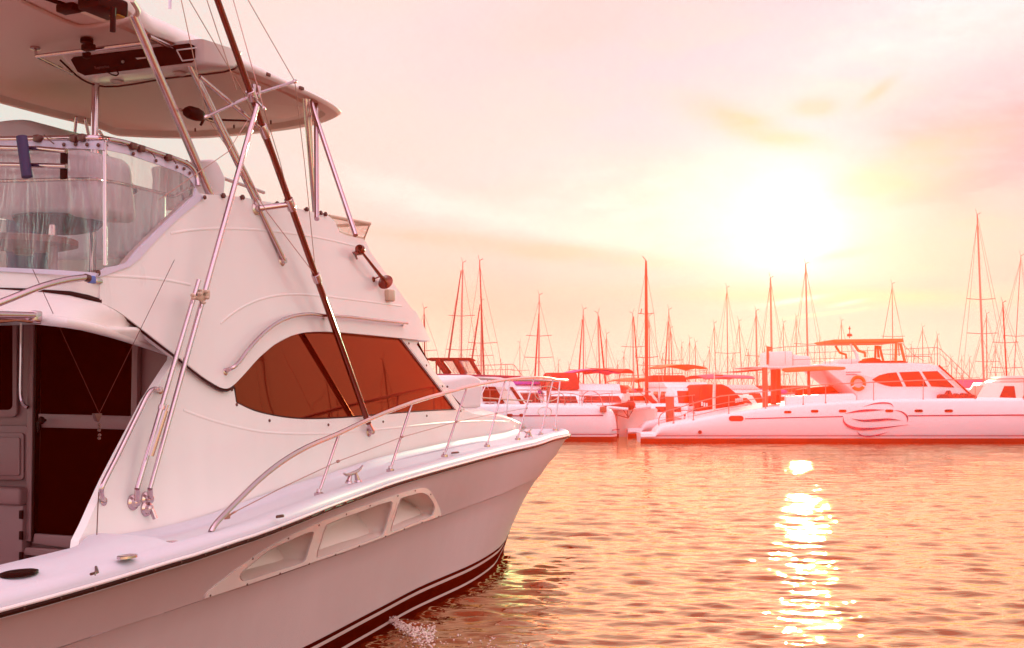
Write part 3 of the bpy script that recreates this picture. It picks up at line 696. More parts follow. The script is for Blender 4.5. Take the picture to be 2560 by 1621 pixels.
for y, l, r in ((239, .09, .042), (328, .12, .038), (511, .12, .04), (695, .09, .04), (1046, .05, .034), (405, .0, .0)):
    if r: c = Vector(Lc(onpole(y))); mb.tube([c - pn * l / 2, c - pn * l / 2.2, c + pn * l / 2.2, c + pn * l / 2], [r * .9, r, r, r * .9], 14)
mb.build('collar', M['steel'], outr)
mb = MB(); ft = HL(921, 1079, .0); mb.lathe(Lc(ft), (0, -1, 0), [(.055, -.01), (.055, .012), (.035, .02), (.03, .06), (.012, .07)], 18)
mb.tube([Lc((ft[0], ft[1] + .05, ft[2])), Lc(pf)], .022, 8); mb.build('pole_foot', M['steel'], outr)
hub = onpole(239); vh = hub[1]
armR, armL, armS = onv(737, 204, vh), onv(516, 292, vh + .02), onv(659, 271, vh + .5)
mb = MB()
for a in (armR, armL, armS):
    mb.tube(LL([hub, a]), .012, 8); mb.lathe(Lc(a), Vector(Lc(a)) - Vector(Lc(hub)), [(.012, -.03), (.017, -.02), (.017, .015), (.006, .03)], 10)
mb.build('spreader_arm', M['steel'], outr)
mb = MB(); c = onpole(258); 
for k in (-1, 1): mb.box(Lc(onv(640 - 6 * k, 226 if k > 0 else 230, vh)), (.03, .03, .1), .006)
d1 = FH(638, 522); mb.lathe(Lc(d1), (0, -1, 0), [(.055, -.01), (.055, .012), (.03, .022), (.03, .05)], 18); mb.tube(LL([(d1[0], d1[1] + .04, d1[2]), onpole(511)]), .025, 10); mb.build('pole_bracket', M['steel'], outr)
strut(onz(499, 192, 4.95), onpole(328), .018, 'diagonal_brace')
W = MB()
low = onpole(690); col2 = onpole(511)
up_ = lambda x, y, dv=0: onv(x, y - 0, vh + dv)
wires = [[onv(620, 0, vh), armR, onv(761, 405, vh - .1), low], [onv(453, 0, vh), armL, onv(570, 372, vh), onv(668, 531, 1.9), low], [onv(583, 0, vh + .2), armS, onv(700, 405, vh), col2],
         [onv(473, 0, vh), onv(610, 234, vh), col2], [onv(517, 0, vh), onv(591, 224, vh)], [onv(547, 0, vh), onv(634, 234, vh)], [onv(397, 500, 1.9), onv(570, 380, vh), onv(620, 300, vh)]]
for w in wires: W.tube(LL(w), .0035, 5)
W.build('outrigger_wire', M['wire'], outr)
# brace poles down to the wing
e1, e2 = HL(375, 1222, .09), HL(343, 1222, .09)
brt = tuple(Vector(onpole(262)) + Vector((-.02, .04, 0)))
mb = MB(); mb.tube(LL([brt, lerp3(brt, e1, .5), e1]), [.022, .022, .016], 12); br = mb.build('brace_pole', M['steel'], yacht)
def onbr(x, y): return onv(x, y, 0) 
lt = onv(497, 701, lerp3(brt, e1, .46)[1] + .02)
mb = MB(); mb.tube(LL([lt, e2]), .018, 12); br2 = mb.build('brace_pole', M['steel'], yacht)
mb = MB(); mb.tube(LL([lerp3(lt, e2, .62), lerp3(lt, e2, .64)]), .022, 8)
mb.tube(LL([onv(414, 1027, 2.12), onv(378, 1140, 2.05)]), .02, 10); mb.tube(LL([onv(414, 1027, 2.12), onv(419, 1012, 2.13)]), .012, 8); mb.build('gas_ram', M['steel'], br2)
mb = MB(); c = lerp3(brt, e1, .475)
for k in range(2): mb.box(Lc(onv(503 + 10 * k - 4, 741 - 6 * k, c[1] + .02)), (.1, .05, .06), .01)
for x, y in ((478, 738), (480, 746), (513, 730), (515, 745), (497, 735), (506, 757)): mb.lathe(Lc(onv(x, y, c[1] + .05)), (0, -1, 0), [(.012, 0), (.014, .02), (.006, .03)], 8)
mb.tube(LL([onv(484, 741, c[1] + .03), onv(508, 754, c[1] + .03)]), .012, 8); mb.build('pole_clamp', M['beige'], br)
mb = MB()
for (x, y), e in (((365, 1248), e1), ((331, 1256), e2), ((364, 1272), None)):
    c = HL(x, y, 0); mb.lathe(Lc(c), (0, -1, 0), [(.055, -.01), (.055, .014), (.035, .024), (.028, .05), (.012, .06)], 18)
    if e: mb.tube(LL([(c[0], c[1] + .04, c[2]), e]), .02, 10)
    else: mb.tube(LL([(c[0], c[1] + .05, c[2]), (c[0] + .02, c[1] + .07, c[2] - .07)]), .018, 8)
mb.build('pole_foot', M['steel'], br)
# fishing halyards in front of the door, with their weight and clip
HV = HL(436, 905)[1] + .14
mb = MB(); wt = onv(248, 1034, HV)
for x, y in ((82, 674), (436, 650)): mb.tube(LL([onv(x, y, HV), wt]), .0022, 5)
hal = mb.build('halyard', M['twine'], yacht)
mb = MB(); mb.prism(LL([onv(x, y, HV) for x, y in [(237, 1034), (257, 1034), (254, 1042), (248, 1056), (243, 1052)]]), (0, .03, 0), 0, .004)
for i, y in enumerate((1062, 1069, 1076, 1088, 1096)): mb.lathe(Lc(onv(248 + (i % 2), y, HV - .02)), (0, 0, 1), [(.003, -.012), (.011, -.004), (.011, .004), (.003, .012)], 8)
mb.build('line_weight', M['screw'], hal)
mb = MB(); q = HL(259, 1256, .06); b_ = HL(240, 1396, .12); hk = onz(238, 1438, zd(-13.9) + .08)
mb.tube(LL([HL(247, 1230, .1), HL(245, 1262, .1), b_, hk]), .004, 5)
for y in (1398, 1408, 1418): mb.lathe(Lc(HL(241, y, .13)), (0, 0, 1), [(.004, -.02), (.012, -.01), (.012, .01), (.004, .02)], 8)
mb.tube(LL([onz(x, y, hk[2] - .02) for x, y in ((227, 1436), (244, 1431), (240, 1418))]), .008, 6); mb.build('bungee_hook', M['screw'], hal)
# ---- handrails on the house
mb = MB()
hr = [(564, 929), (572, 924), (583, 919), (600, 902), (620, 875), (659, 833), (699, 804), (739, 789.5), (779, 785.5), (808, 789), (872, 793), (945, 801.5), (1018, 809)]
hp3 = [FH(x, y, .0 if i == 0 else (.04 if i == 1 else .075)) for i, (x, y) in enumerate(hr)] 
mb.tube(LL(sm(hp3, 4)), .017, 10)
for x, y in ((811, 792), (1008, 811)): mb.tube(LL([FH(x, y, .07), FH(x, y + 3, -.01)]), .012, 8)
mb.lathe(Lc(FH(563, 930)), (0, -1, 0), [(.03, -.01), (.03, .006), (.018, .012)], 14); mb.build('handrail', M['steel'], house)
mb = MB()
hr = [(400, 976), (396, 975), (388, 973), (378, 977), (369, 988), (345, 1036), (319, 1089), (290, 1148), (262, 1203), (254, 1222), (254, 1240), (258, 1252)]
hp3 = [HL(x, y, o) for (x, y), o in zip(hr, (0, .05, .08, .085, .085, .085, .085, .085, .085, .08, .05, 0))]
mb.tube(LL(sm(hp3, 4)), .018, 10)
for x, y in ((400, 976), (259, 1254)): mb.lathe(Lc(HL(x, y)), (0, -1, 0), [(.03, -.01), (.03, .006), (.018, .012)], 14)
mb.build('handrail', M['steel'], house)
mb = MB(); mb.tube(LL(sm([onv(-60, 776, 2.0), onv(0, 757, 2.03), onv(106, 716, 2.06), onv(170, 700, 2.06), onv(214, 694, 2.05)], 4)), .022, 10); aw = mb.build('awning_pole', M['steel'], yacht)
mb = MB(); mb.tube(LL([onv(212, 694, 2.05), onv(222, 697, 2.05)]), .026, 10); mb.build('pole_end', M['screw'], aw)
mb = MB(); mb.box(Lc(onv(229, 699.5, 2.02)), (.06, .03, .05), .008); mb.build('pole_cap', M['blue'], aw)
mb = MB(); mb.box(Lc(FH(247, 703, .01)), (.07, .015, .03), .006)
mb.build('pole_socket', M['steel'], fly)
mb = MB(); mb.tube(LL([onv(-60, 785, 1.9), onv(86, 788, 1.9)]), .02, 10); mb.tube(LL([onv(78, 801, 1.85), onv(103, 803, 1.85)]), .02, 10); mb.tube(LL([onv(-40, 801, 1.85), onv(0, 800, 1.85), onv(40, 799, 1.85), onv(80, 802, 1.85)]), [.015, .022, .014, .018], 8)
mb.box(Lc(onv(90, 791, 1.89)), (.07, .05, .07), .012); mb.build('rod_rack', M['steel'], fly)
# ---- clear curtain round the flybridge
tr_top = [(266, 351), (292, 356), (319, 362), (360, 375), (399, 388), (430, 398), (452, 406), (467, 413), (479, 423), (487, 435), (492, 449)]
tr_bot = [(491, 470), (486, 491), (460, 517), (425, 549), (385, 587), (345, 626), (319, 659), (290, 666), (266, 671)]
mb = MB()
surf_patch(mb, tr_top + tr_bot, (), Vt, .01, 0, .2)
zt0 = FH(264, 351)[2]; VA = a0[1] - .02
aw_ = [onu(262, 352, UA + .03), onu(-90, 353, UA + .03), onu(-90, 676, UA + .03), onu(0, 672, UA + .03), onu(186, 680, UA + .03), onu(262, 672, UA + .03)]
mb.add(LL(aw_), [tuple(range(6))])
cur = mb.build('clear_curtain', M['clear'], fly, sharp=30)
mb = MB(); surf_patch(mb, [(268, 354), (319, 365), (399, 391), (452, 409), (478, 425), (489, 440), (493, 452), (490, 474), (483, 460), (472, 445), (452, 433), (399, 413), (319, 386), (268, 375)], (), Vt, .014, .01, .2)
mb.prism(LL([onu(x, y, UA + .02) for x, y in [(264, 353), (-90, 354), (-90, 378), (186, 372), (264, 376)]]), (-.012, 0, 0))
mb.build('curtain_hem', M['trim'], cur)
band = [(246, 683), (266, 669), (292, 665), (319, 657.5), (332, 640), (345, 624), (385, 585), (425, 547), (460, 515), (486, 491), (491, 470), (497, 482), (513, 493), (497, 505), (470, 527), (437, 555), (400, 592), (372, 622), (350, 647), (324, 667), (295, 677), (266, 688), (247, 693)]
mb = MB(); surf_patch(mb, band, (), Vt, FO + .012, .02, .12, dn=6)
mb.prism(LL([onu(x, y, UA - .0) for x, y in [(248, 684), (244, 693), (186, 690), (0, 679), (-90, 675), (-90, 664), (0, 669), (150, 676), (220, 681)]]), (-.02, 0, 0))
mb.build('curtain_trim', M['trim'], cur)
mb = MB(); tt = [onu(-120, 349, UA + .02), onu(60, 347.5, UA + .02), onu(186, 345.5, UA + .02), onu(240, 346, UA + .03)] + [hit(x, y - 3, Vt, .02) for x, y in tr_top] + [HL(495, 465, .03)]
mb.tube(LL(sm(tt, 3)), .021, 10)
mb.tube(LL([onu(261, 352, UA + .04), onu(263, 664, UA + .04)]), .014, 10)
rl_ = [onu(-80, 455, UA + .1), onu(0, 453, UA + .1), onu(150, 449, UA + .1), onu(239, 448, UA + .1)] + [HL(x, y, -.06) for x, y in [(262, 453), (292, 457), (360, 473), (425, 489), (436, 491), (446, 485), (478, 470)]]
mb.tube(LL(rl_), .014, 10)
mb.build('curtain_frame', M['steel'], cur)
mb = MB()
for x, y in [(53, 361), (160, 362), (189, 361), (218, 362), (246, 363)]: mb.lathe(Lc(onu(x, y, UA)), (-1, 0, 0), [(.014, 0), (.013, .006), (.005, .012)], 10)
for x, y in [(333, 385), (390, 402), (442, 418), (460, 422), (474, 433)]: mb.lathe(Lc(HL(x, y, .025)), (0, -1, 0), [(.014, 0), (.013, .006), (.005, .012)], 10)
for x, y in [(332, 366), (352, 372), (420, 394), (96, 347), (187, 347), (207, 345)]: mb.box(Lc(HL(x, y, .03) if x > 262 else onu(x, y, UA)), (.06, .05, .05), .01)
p = FH(244, 683, .03); mb.lathe(Lc(p), (0, -1, 0), [(.022, 0), (.02, .01), (.008, .016)], 10)
p = FH(511, 494, .03); mb.lathe(Lc(p), (0, -1, 0), [(.018, 0), (.016, .01), (.006, .016)], 10)
mb.build('snap_stud', M['screw'], cur)
mb = MB()
for pts in ([(110, 337), (125, 352), (135, 360)], [(256, 345), (263, 356), (270, 366)], [(305, 357), (317, 362), (325, 372)], [(371, 378), (382, 386), (388, 396)], [(413, 390), (432, 398), (440, 410)]):
    mb.tube(LL([HL(x, y, .05) if x > 262 else onu(x, y, UA - .02) for x, y in sm(pts, 4)]), .004, 5)
mb.build('lacing', M['screw'], cur)
# rod holder rail outside the aft curtain
mb = MB(); UR = UA - .12
for y0, y1 in ((370, 378), (412, 416)): mb.tube(LL([onu(-90, y0, UR), onu(0, y0, UR), onu(100, y0 + 2, UR), onu(166, y1, UR)]), .017, 10)
rr = mb.build('rod_rail', M['steel'], fly)
mb = MB(); mb.box(Lc(onu(160, 411, UR + .02)), (.02, .055, .2), .006); mb.build('rail_plate', M['black'], rr)
mb = MB(); mb.tube(LL([onu(54, 342, UR - .05), onu(68, 443, UR - .05)]), .036, 14); mb.build('rod_holder', M['navy'], rr)
# ---- inside the flybridge
US = UA + .75
mb = MB(); q = sm([(-60, 392), (60, 384), (150, 374), (205, 374), (226, 390), (234, 450), (244, 534)], 4) + [(230, 541), (100, 538), (-60, 538)]
mb.prism(LL([onu(x, y, US) for x, y in q]), (.45, 0, 0), 0, .05); seat = mb.build('covered_helm_seat', M['canvas'], fly, sharp=60)
mb = MB(); c = onu(100, 545, US); mb.lathe(Lc((c[0] + .2, c[1], c[2])), (0, 0, -1), [(.34, -.02), (.34, .0), (.28, .06), (.16, .09)], 24); mb.build('seat_base', M['black'], seat)
mb = MB(); c = onu(132, 560, US); mb.tube(LL([c, (c[0], c[1], FZ)]), .03, 12); mb.build('seat_pedestal', M['steel'], seat)
mb = MB(); c = onu(60, 604, US - .25); mb.lathe(Lc(c), (0, 0, -1), [(.36, -.02), (.38, -.01), (.38, .03), (.3, .05), (.08, .06), (.06, .1)], 28); c2 = onu(133, 604, US - .25)
mb.tube(LL([(c2[0], c2[1], c2[2] - .02), (c2[0], c2[1], FZ)]), .035, 12); mb.build('flybridge_table', M['bulk'], fly)
mb = MB(); mb.prism(LL([onu(x, y, US + .4) for x, y in [(13, 500), (93, 500), (92, 680), (13, 680)]]), (.2, 0, 0), 0, .02); mb.build('seat_cushion', M['navy'], fly)
mb = MB(); mb.prism(LL([onu(x, y, US + 1.0) for x, y in sm([(-60, 310), (0, 299), (62, 298), (95, 315), (132, 346), (150, 372)], 3) + [(150, 400), (-60, 400)]]), (.7, 0, 0), 0, .06); mb.build('covered_bench', M['canvas'], fly, sharp=60)
mb = MB(); mb.prism(LL([onv(x, y, .15) for x, y in sm([(256, 500), (290, 448), (320, 446), (360, 470), (420, 482)], 3) + [(420, 640), (262, 640)]]), (0, .9, 0), 0, .05); mb.build('helm_console', M['deckgel'], fly, sharp=50)
mb = MB(); mb.prism(LL([onv(x, y, .35) for x, y in sm([(236, 452), (270, 446), (300, 445), (330, 458), (354, 480)], 3) + [(340, 486), (300, 492), (242, 494)]]), (0, .5, 0), 0, .03); mb.build('helm_seat', M['navy'], fly, sharp=50)
mb = MB(); c = Vector(Lc(onv(466, 455, .6))); mb.tube([c + Vector((.10 * math.cos(t), .02 * math.cos(t), .19 * math.sin(t))) for t in [k * math.pi / 10 for k in range(20)]], .013, 8, closed=True); mb.build('steering_wheel', M['screw'], fly)
mb = MB(); mb.tube(LL([onv(392, 420, .7), onv(388, 500, .7), onv(382, 545, .7), onv(379, 600, .7)]), [.03, .028, .024, .02], 8); mb.build('canvas_strap', M['canvas'], fly)
mb = MB(); mb.prism(LL([onv(x, y, -.7) for x, y in sm([(466, 410), (500, 403), (536, 399), (546, 406), (556, 425), (566, 446)], 3) + [(560, 520), (480, 520)]]), (0, .5, 0), 0, .03); mb.build('covered_seat', M['canvas'], fly, sharp=60)
mb = MB(); mb.tube(LL([onv(500, 426, -1.35), onv(622, 468, -1.35), onv(660, 482, -1.33)]), .022, 10); mb.build('coaming_rail', M['steel'], fly)
# boat hook bundle lashed under the hardtop
b0, b1 = onv(450, 274, 1.2), onv(540, 306, 1.1)
mb = MB(); mb.tube(LL([b0, b1]), .014, 8); bb = mb.build('crosswise_bar', M['steel'], yacht)
P = [onv(x, y, 1.2) for x, y in [(466, 280), (474, 281), (490, 286), (503, 291), (510, 295)]]
mb = MB(); mb.tube(LL(P), [.04, .055, .058, .045, .02], 12); mb.tube(LL([onv(511, 296, 1.2), onv(502, 313, 1.2)]), .012, 6)
mb.tube(LL(sm([onv(510, 295, 1.2), onv(550, 300, 1.25), onv(620, 303, 1.4), onv(640, 309, 1.5), onv(652, 305, 1.55)], 4)), .009, 6); mb.build('rolled_flag', M['black'], bb)
# ---- bow rail (both sides)
Vr = lambda u, z: max(0.0, Fs(min(-u, 18) + .08) - .12 - .0)
def VR(u, z): return 0.0 if u > .05 else max(0.0, Fs(max(0, -u)) - .11)
railpx = [(527, 1331), (533, 1319), (543.5, 1305), (570, 1277), (599, 1248), (647, 1201), (705, 1155), (766, 1119), (845.5, 1085), (925, 1048), (1031.6, 1006.5), (1140, 976), (1166, 969), (1259, 951), (1338, 944), (1375, 946), (1392, 950)]
rp = [hit(x, y, VR) for x, y in railpx]
zf_ = rp[-1][2]
rp = [p for p in rp if p[0] < onv(1404, 954, 0)[0] - .3] 
ue = onv(1400, 954, 0)[0]; tip = [(ue - .14, .2, zf_ + .0), (ue - .03, .09, zf_ - .005), (ue, 0, zf_ - .008)]
stanch = [((797, 1234.5), (848, 1085)), ((975.6, 1175), (1030, 1008)), ((1111, 1139), (1167, 970)), ((1217.5, 1114), (1262.6, 952)), ((1293.7, 1097), (1335.7, 945)), ((1351.7, 1085.5), (1383, 949)), ((1387.6, 1074), (1400, 952))]
wirepx = [(566, 1291), (700, 1222), (845, 1154), (1005, 1093), (1141, 1055), (1241, 1034), (1317, 1021)]
railst = sm(rp, 3)[:-1] + sm([rp[-1]] + tip, 4)
full = railst + [(p[0], -p[1], p[2]) for p in railst[-2::-1]]
mb = MB(); mb.tube(LL(full), .021, 12); brail = mb.build('bow_rail', M['steel'], yacht)
sto = []
for (bx, by), (tx, ty) in stanch:
    b_ = hit(bx, by, lambda u, z: max(0, Fs(max(0, -u)) - .16)); t_ = hit(tx, ty, VR)
    if t_[0] > ue - .1: t_ = (ue - .08, .14, zf_)
    for sg in (1, -1):
        mb = MB(); mb.tube([Lc((b_[0], b_[1] * sg, b_[2])), Lc((t_[0], t_[1] * sg, t_[2]))], .0125, 10)
        mb.lathe(Lc((b_[0], b_[1] * sg, b_[2])), (0, 0, 1), [(.04, -.02), (.04, .008), (.022, .014), (.018, .04)], 12)
        mb.build('stanchion', M['steel'], brail)
mb = MB()
wp = [hit(x, y, VR) for x, y in wirepx]
for sg in (1, -1):
    mb.tube([Lc((p[0], p[1] * sg, p[2])) for p in wp], .004, 6)
    for p in wp[2:]: mb.lathe(Lc((p[0], p[1] * sg, p[2])), (1, 0, .2), [(.004, -.02), (.013, -.012), (.013, .012), (.004, .02)], 8)
    a, b = Vector(wp[0]), Vector(wp[1]); 
    for k in (-1, 1): mb.tube([Lc((a.x + .02, (a.y) * sg + .008 * k, a.z)), Lc((a.x * .85 + b.x * .15, (a.y * .85 + b.y * .15) * sg + .008 * k, a.z * .85 + b.z * .15))], .004, 6)
    mb.box(Lc((wp[0][0], wp[0][1] * sg, wp[0][2])), (.06, .03, .04), .008)
mb.build('guard_wire', M['wire'], brail)
mb = MB()
mid = [(p[0], -p[1], p[2]) for p in wp[-3:]]
q0, q1 = onv(1204, 995, -wp[-2][1]), onv(1330, 1003, -wp[-1][1] + .05)
mb.tube(LL([q0, q1]), .012, 8)
for cx, cy, rx, ry in ((1368, 985, 31, 19), (1362, 1030, 17, 12)): mb.tube(LL([onv(cx + rx * math.cos(k * .35), cy + ry * math.sin(k * .35), -.25) for k in range(18)]), .007, 6, closed=True)
mb.build('anchor_ring', M['beige'], brail)
# ---- cleats and small deck fittings
def cleat(px, py, length, name='cleat'):
    b_ = hit(px, py, lambda u, z: Fs(max(0, -u)) - .13)
    mb = MB(); x, v, z = b_; dz = .07
    hdir = Vector((1, -.12, .10))
    h = [Vector((x, v, z + dz)) + hdir * length * k for k in (-.5, -.35, -.1, .1, .35, .5)]
    for k, d in ((0, .03), (1, .008), (4, .008), (5, .035)): h[k].z += d
    mb.tube(LL(h), [.008, .014, .018, .018, .014, .008], 10)
    for k in (-.13, .13): mb.tube(LL([(x + length * k * 1.5, v, z - .0), (x + length * k * .8, v, z + dz)]), [.026, .014], 10); mb.lathe(Lc((x + length * k * 1.5, v, z - .005)), (0, 0, 1), [(.035, -.01), (.03, .008), (.02, .012)], 10)
    return mb.build(name, M['steel'], yacht)
cleat(883, 1203, .40); cleat(1321, 1092, .36)
def deckhit(px, py):
    z = 1.5
    for _ in range(12):
        q = onz(px, py, z); d = -q[0]; s = Fs(max(0, d)); o = s - q[1]
        if d > 13.8: zz_ = zs(q[0]) + (.116 if o > .3 else .10)
        else: zz_ = zs(q[0]) + (.08 if o < .12 else .08 - .3 * (o - .12)) if o < .27 else .6 * zd(q[0]) + .4 * (zs(q[0]) + .02)
        z = zz_
    return q
def plate(px, py, rx, ry, name, m, o=.16, h=.012):
    b_ = deckhit(px, py); mb = MB()
    if Fs(-b_[0]) - b_[1] > .27: d_ = rl(px, py); b_ = tuple(b_[k] - d_[k] * .014 / abs(d_[2]) for k in range(3))
    rows = [[Lc((b_[0] + rx * s * math.cos(t), b_[1] + ry * s * math.sin(t), b_[2] + hh)) for t in [k * math.pi / 10 for k in range(20)]] for s, hh in ((1, -.01), (1, h * .6), (.85, h), (.5, h * .9), (.02, h * .8))]
    mb.grid(rows, closed=True); return mb.build(name, M[m], yacht)
plate(431, 1357, .045, .045, 'filler_cap', 'steel', .2)
plate(318, 1391, .075, .045, 'filler_cap', 'steel', .22, .008)
plate(48, 1433, .12, .075, 'hawse_hole', 'black', .2, .012)
plate(1138, 1132, .1, .02, 'deck_vent', 'screw', .22, .01)
plate(700, 1291, .05, .012, 'deck_vent', 'screw', .06, .01)
# ---- air horn and courtesy light
mb = MB()
h0, h1 = Vector(FH(905, 631, .09)), Vector(FH(953, 692, .09)); hd = (h1 - h0).normalized()
mb.tube(LL([h0, h1]), [.014, .02], 10)
e = Vector(FH(965, 712, .09)); ax_ = Vector(Lc(hd))
mb.lathe(Lc(h1), ax_, [(.02, 0), (.03, .06), (.055, .10), (.085, .125), (.07, .12), (.02, .07)], 18)
s_ = Vector(FH(902, 622, .09)); mb.lathe(Lc(h0), -ax_, [(.02, 0), (.045, .02), (.055, .06), (.04, .09), (.01, .095)], 16)
mb.tube(LL([h0, FH(886, 635, .06), FH(892, 647, .04)]), [.03, .03, .012], 10)
mb.tube(LL([FH(954, 690, .09), FH(934, 698, 0)]), .007, 6); mb.lathe(Lc(FH(933, 699)), (0, -1, 0), [(.03, -.01), (.03, .01), (.01, .02)], 12)
mb.build('air_horn', M['bronze'], fly)
mb = MB(); p = FH(974, 739, .03); mb.box(Lc(p), (.15, .07, .13), .02); mb.build('courtesy_light', M['beige'], fly)
# ---- canvas covered liferaft on the foredeck: a thing of its own
raft_px = sm([(1100, 950), (1130, 947), (1160, 941), (1180, 938), (1201, 946), (1207, 962), (1206, 992), (1204, 1018)], 3) + [(1204, 1020), (1160, 1021), (1128, 1021), (1100, 1021)]
rv = .25
rw = [onv(x, y, rv) for x, y in raft_px]
o3 = rw[-1]
wpos = BOW + AX * o3[0] + ST * o3[1]; wpos.z = o3[2]
raft = thing('covered_liferaft', 'pale canvas cover over a boxy bundle on the foredeck in front of the windscreen', 'deck cover', tuple(wpos), math.pi / 2 - TH)
mb = MB(); mb.prism([(p[0] - o3[0], -(p[1] - o3[1]), p[2] - o3[2]) for p in rw], (0, .95, 0), 0, .05)
bmx = mb.build('cover', M['canvas_white'], raft, sharp=60)
mb = MB(); rb = [onv(x, y, rv + .03) for x, y in ((1100, 1022), (1210, 1022), (1212, 1037), (1100, 1040))]
mb.prism([(p[0] - o3[0], -(p[1] - o3[1]), p[2] - o3[2]) for p in rb], (0, 1.0, 0), 0, .015); mb.build('plinth', M['gel'], raft)
# ================================================================== THE MARINA BEHIND
M['w'] = mat('white_boat_paint', (.80, .74, .74), .3, var=.04, vs=.6)
M['w2'] = mat('cream_boat_paint', (.74, .62, .54), .35, var=.05, vs=.6)
M['bottom'] = mat('red_bottom_paint', (.16, .018, .005), .5, var=.2)
M['stripe'] = mat('plum_stripe', (.22, .03, .07), .4)
M['bglass'] = mat('tinted_cabin_glass', (.10, .012, .004), .12, var=.1, spec=.3)
M['mast'] = mat('aluminium_mast', (.40, .22, .18), .4, .3, var=.08)
M['mastd'] = mat('dark_mast', (.12, .035, .02), .45, .1, var=.08)
M['rail'] = mat('boat_rail', (.40, .20, .17), .3, .7)
M['rig'] = mat('thin_rigging', (.32, .15, .11), .5, .2)
M['red'] = mat('red_canvas', (.34, .02, .012), .8, var=.2, vs=2)
M['pink'] = mat('magenta_canvas', (.55, .07, .16), .8, var=.15, vs=2)
M['purple'] = mat('purple_canvas', (.22, .05, .28), .8, var=.15, vs=2)
M['dark'] = mat('dark_canvas', (.06, .010, .005), .85, var=.3, vs=2)
M['tan'] = mat('tan_canvas', (.40, .16, .06), .8, var=.15, vs=2)
M['orange'] = mat('orange_ring', (.42, .10, .004), .5)
M['wood'] = mat('weathered_timber', (.26, .10, .06), .8, var=.3, vs=6, stretch=(1, 1, .2))
M['gear'] = mat('dark_deck_gear', (.10, .015, .008), .7, var=.4, vs=8)
M['ydial'] = mat('yellow_panel', (.85, .45, .03), .6)
def W0(o): return lambda x, y, Y: tuple(at(x, y, Y) - o)
def hull_lofted(mb, st, mats=None):
    """st: list of (x, half beam at deck, half beam at waterline, z deck) along the length; y is the beam axis"""
    rows = []
    for x, bd, bw, z in st:
        rows.append([(x, -bd + .08, z + .0), (x, -bd, z - .05), (x, -bd * .75 - bw * .25, z * .62), (x, -bw, .22), (x, -bw * .96, .1), (x, -bw * .9, 0), (x, 0, -.45), (x, bw * .9, 0), (x, bw * .96, .1), (x, bw, .22), (x, bd * .75 + bw * .25, z * .62), (x, bd, z - .05), (x, bd - .08, z), (x, 0, z + .05)])
    mb.grid(rows, closed=True, mif=lambda i, j: 1 if 4 <= j <= 7 else 0)
    n = 14; o = len(mb.v) - n * len(rows)
    mb.f.append(tuple(range(o, o + n))); mb.m.append(0); mb.f.append(tuple(range(len(mb.v) - n, len(mb.v)))[::-1]); mb.m.append(0)
def house_block(mb, x0, x1, z0, z1, w, rake0=.2, rake1=.5, tum=.12, bev=.06, mi=0):
    bm = bmesh.new(); vs = [bm.verts.new(p) for p in ((x0, -w, z0), (x1, -w, z0), (x1, w, z0), (x0, w, z0), (x0 + rake0, -w + tum, z1), (x1 - rake1, -w + tum, z1), (x1 - rake1, w - tum, z1), (x0 + rake0, w - tum, z1))]
    for f in ((0, 3, 2, 1), (4, 5, 6, 7), (0, 1, 5, 4), (1, 2, 6, 5), (2, 3, 7, 6), (3, 0, 4, 7)): bm.faces.new([vs[i] for i in f])
    bmesh.ops.bevel(bm, geom=bm.edges[:], offset=bev, segments=2, affect='EDGES', profile=.5); bm.verts.index_update()
    mb.add([v.co.copy() for v in bm.verts], [[v.index for v in f.verts] for f in bm.faces], mi); bm.free()
def win_band(x0, x1, z0, z1, w, tum, zh0, zh1, n, parent, gap=.12):
    """side windows on both flanks and a front screen, standing 1 cm proud of a house_block wall"""
    for sg in (1, -1):
        for k in range(n):
            a = x0 + (x1 - x0) * k / n + gap / 2; b = x0 + (x1 - x0) * (k + 1) / n - gap / 2
            yy = lambda z: sg * (w - tum * (z - zh0) / (zh1 - zh0) + .012)
            mb = MB(); sl = .18 * (z1 - z0) / .4
            mb.prism([(a, yy(z0), z0), (b, yy(z0), z0), (b - sl, yy(z1), z1), (a + sl * .2, yy(z1), z1)], (0, -sg * .02, 0)); mb.build('cabin_window', M['bglass'], parent, smooth=False)
SAIL_G = 'sailing boats moored in rows behind the catamarans'
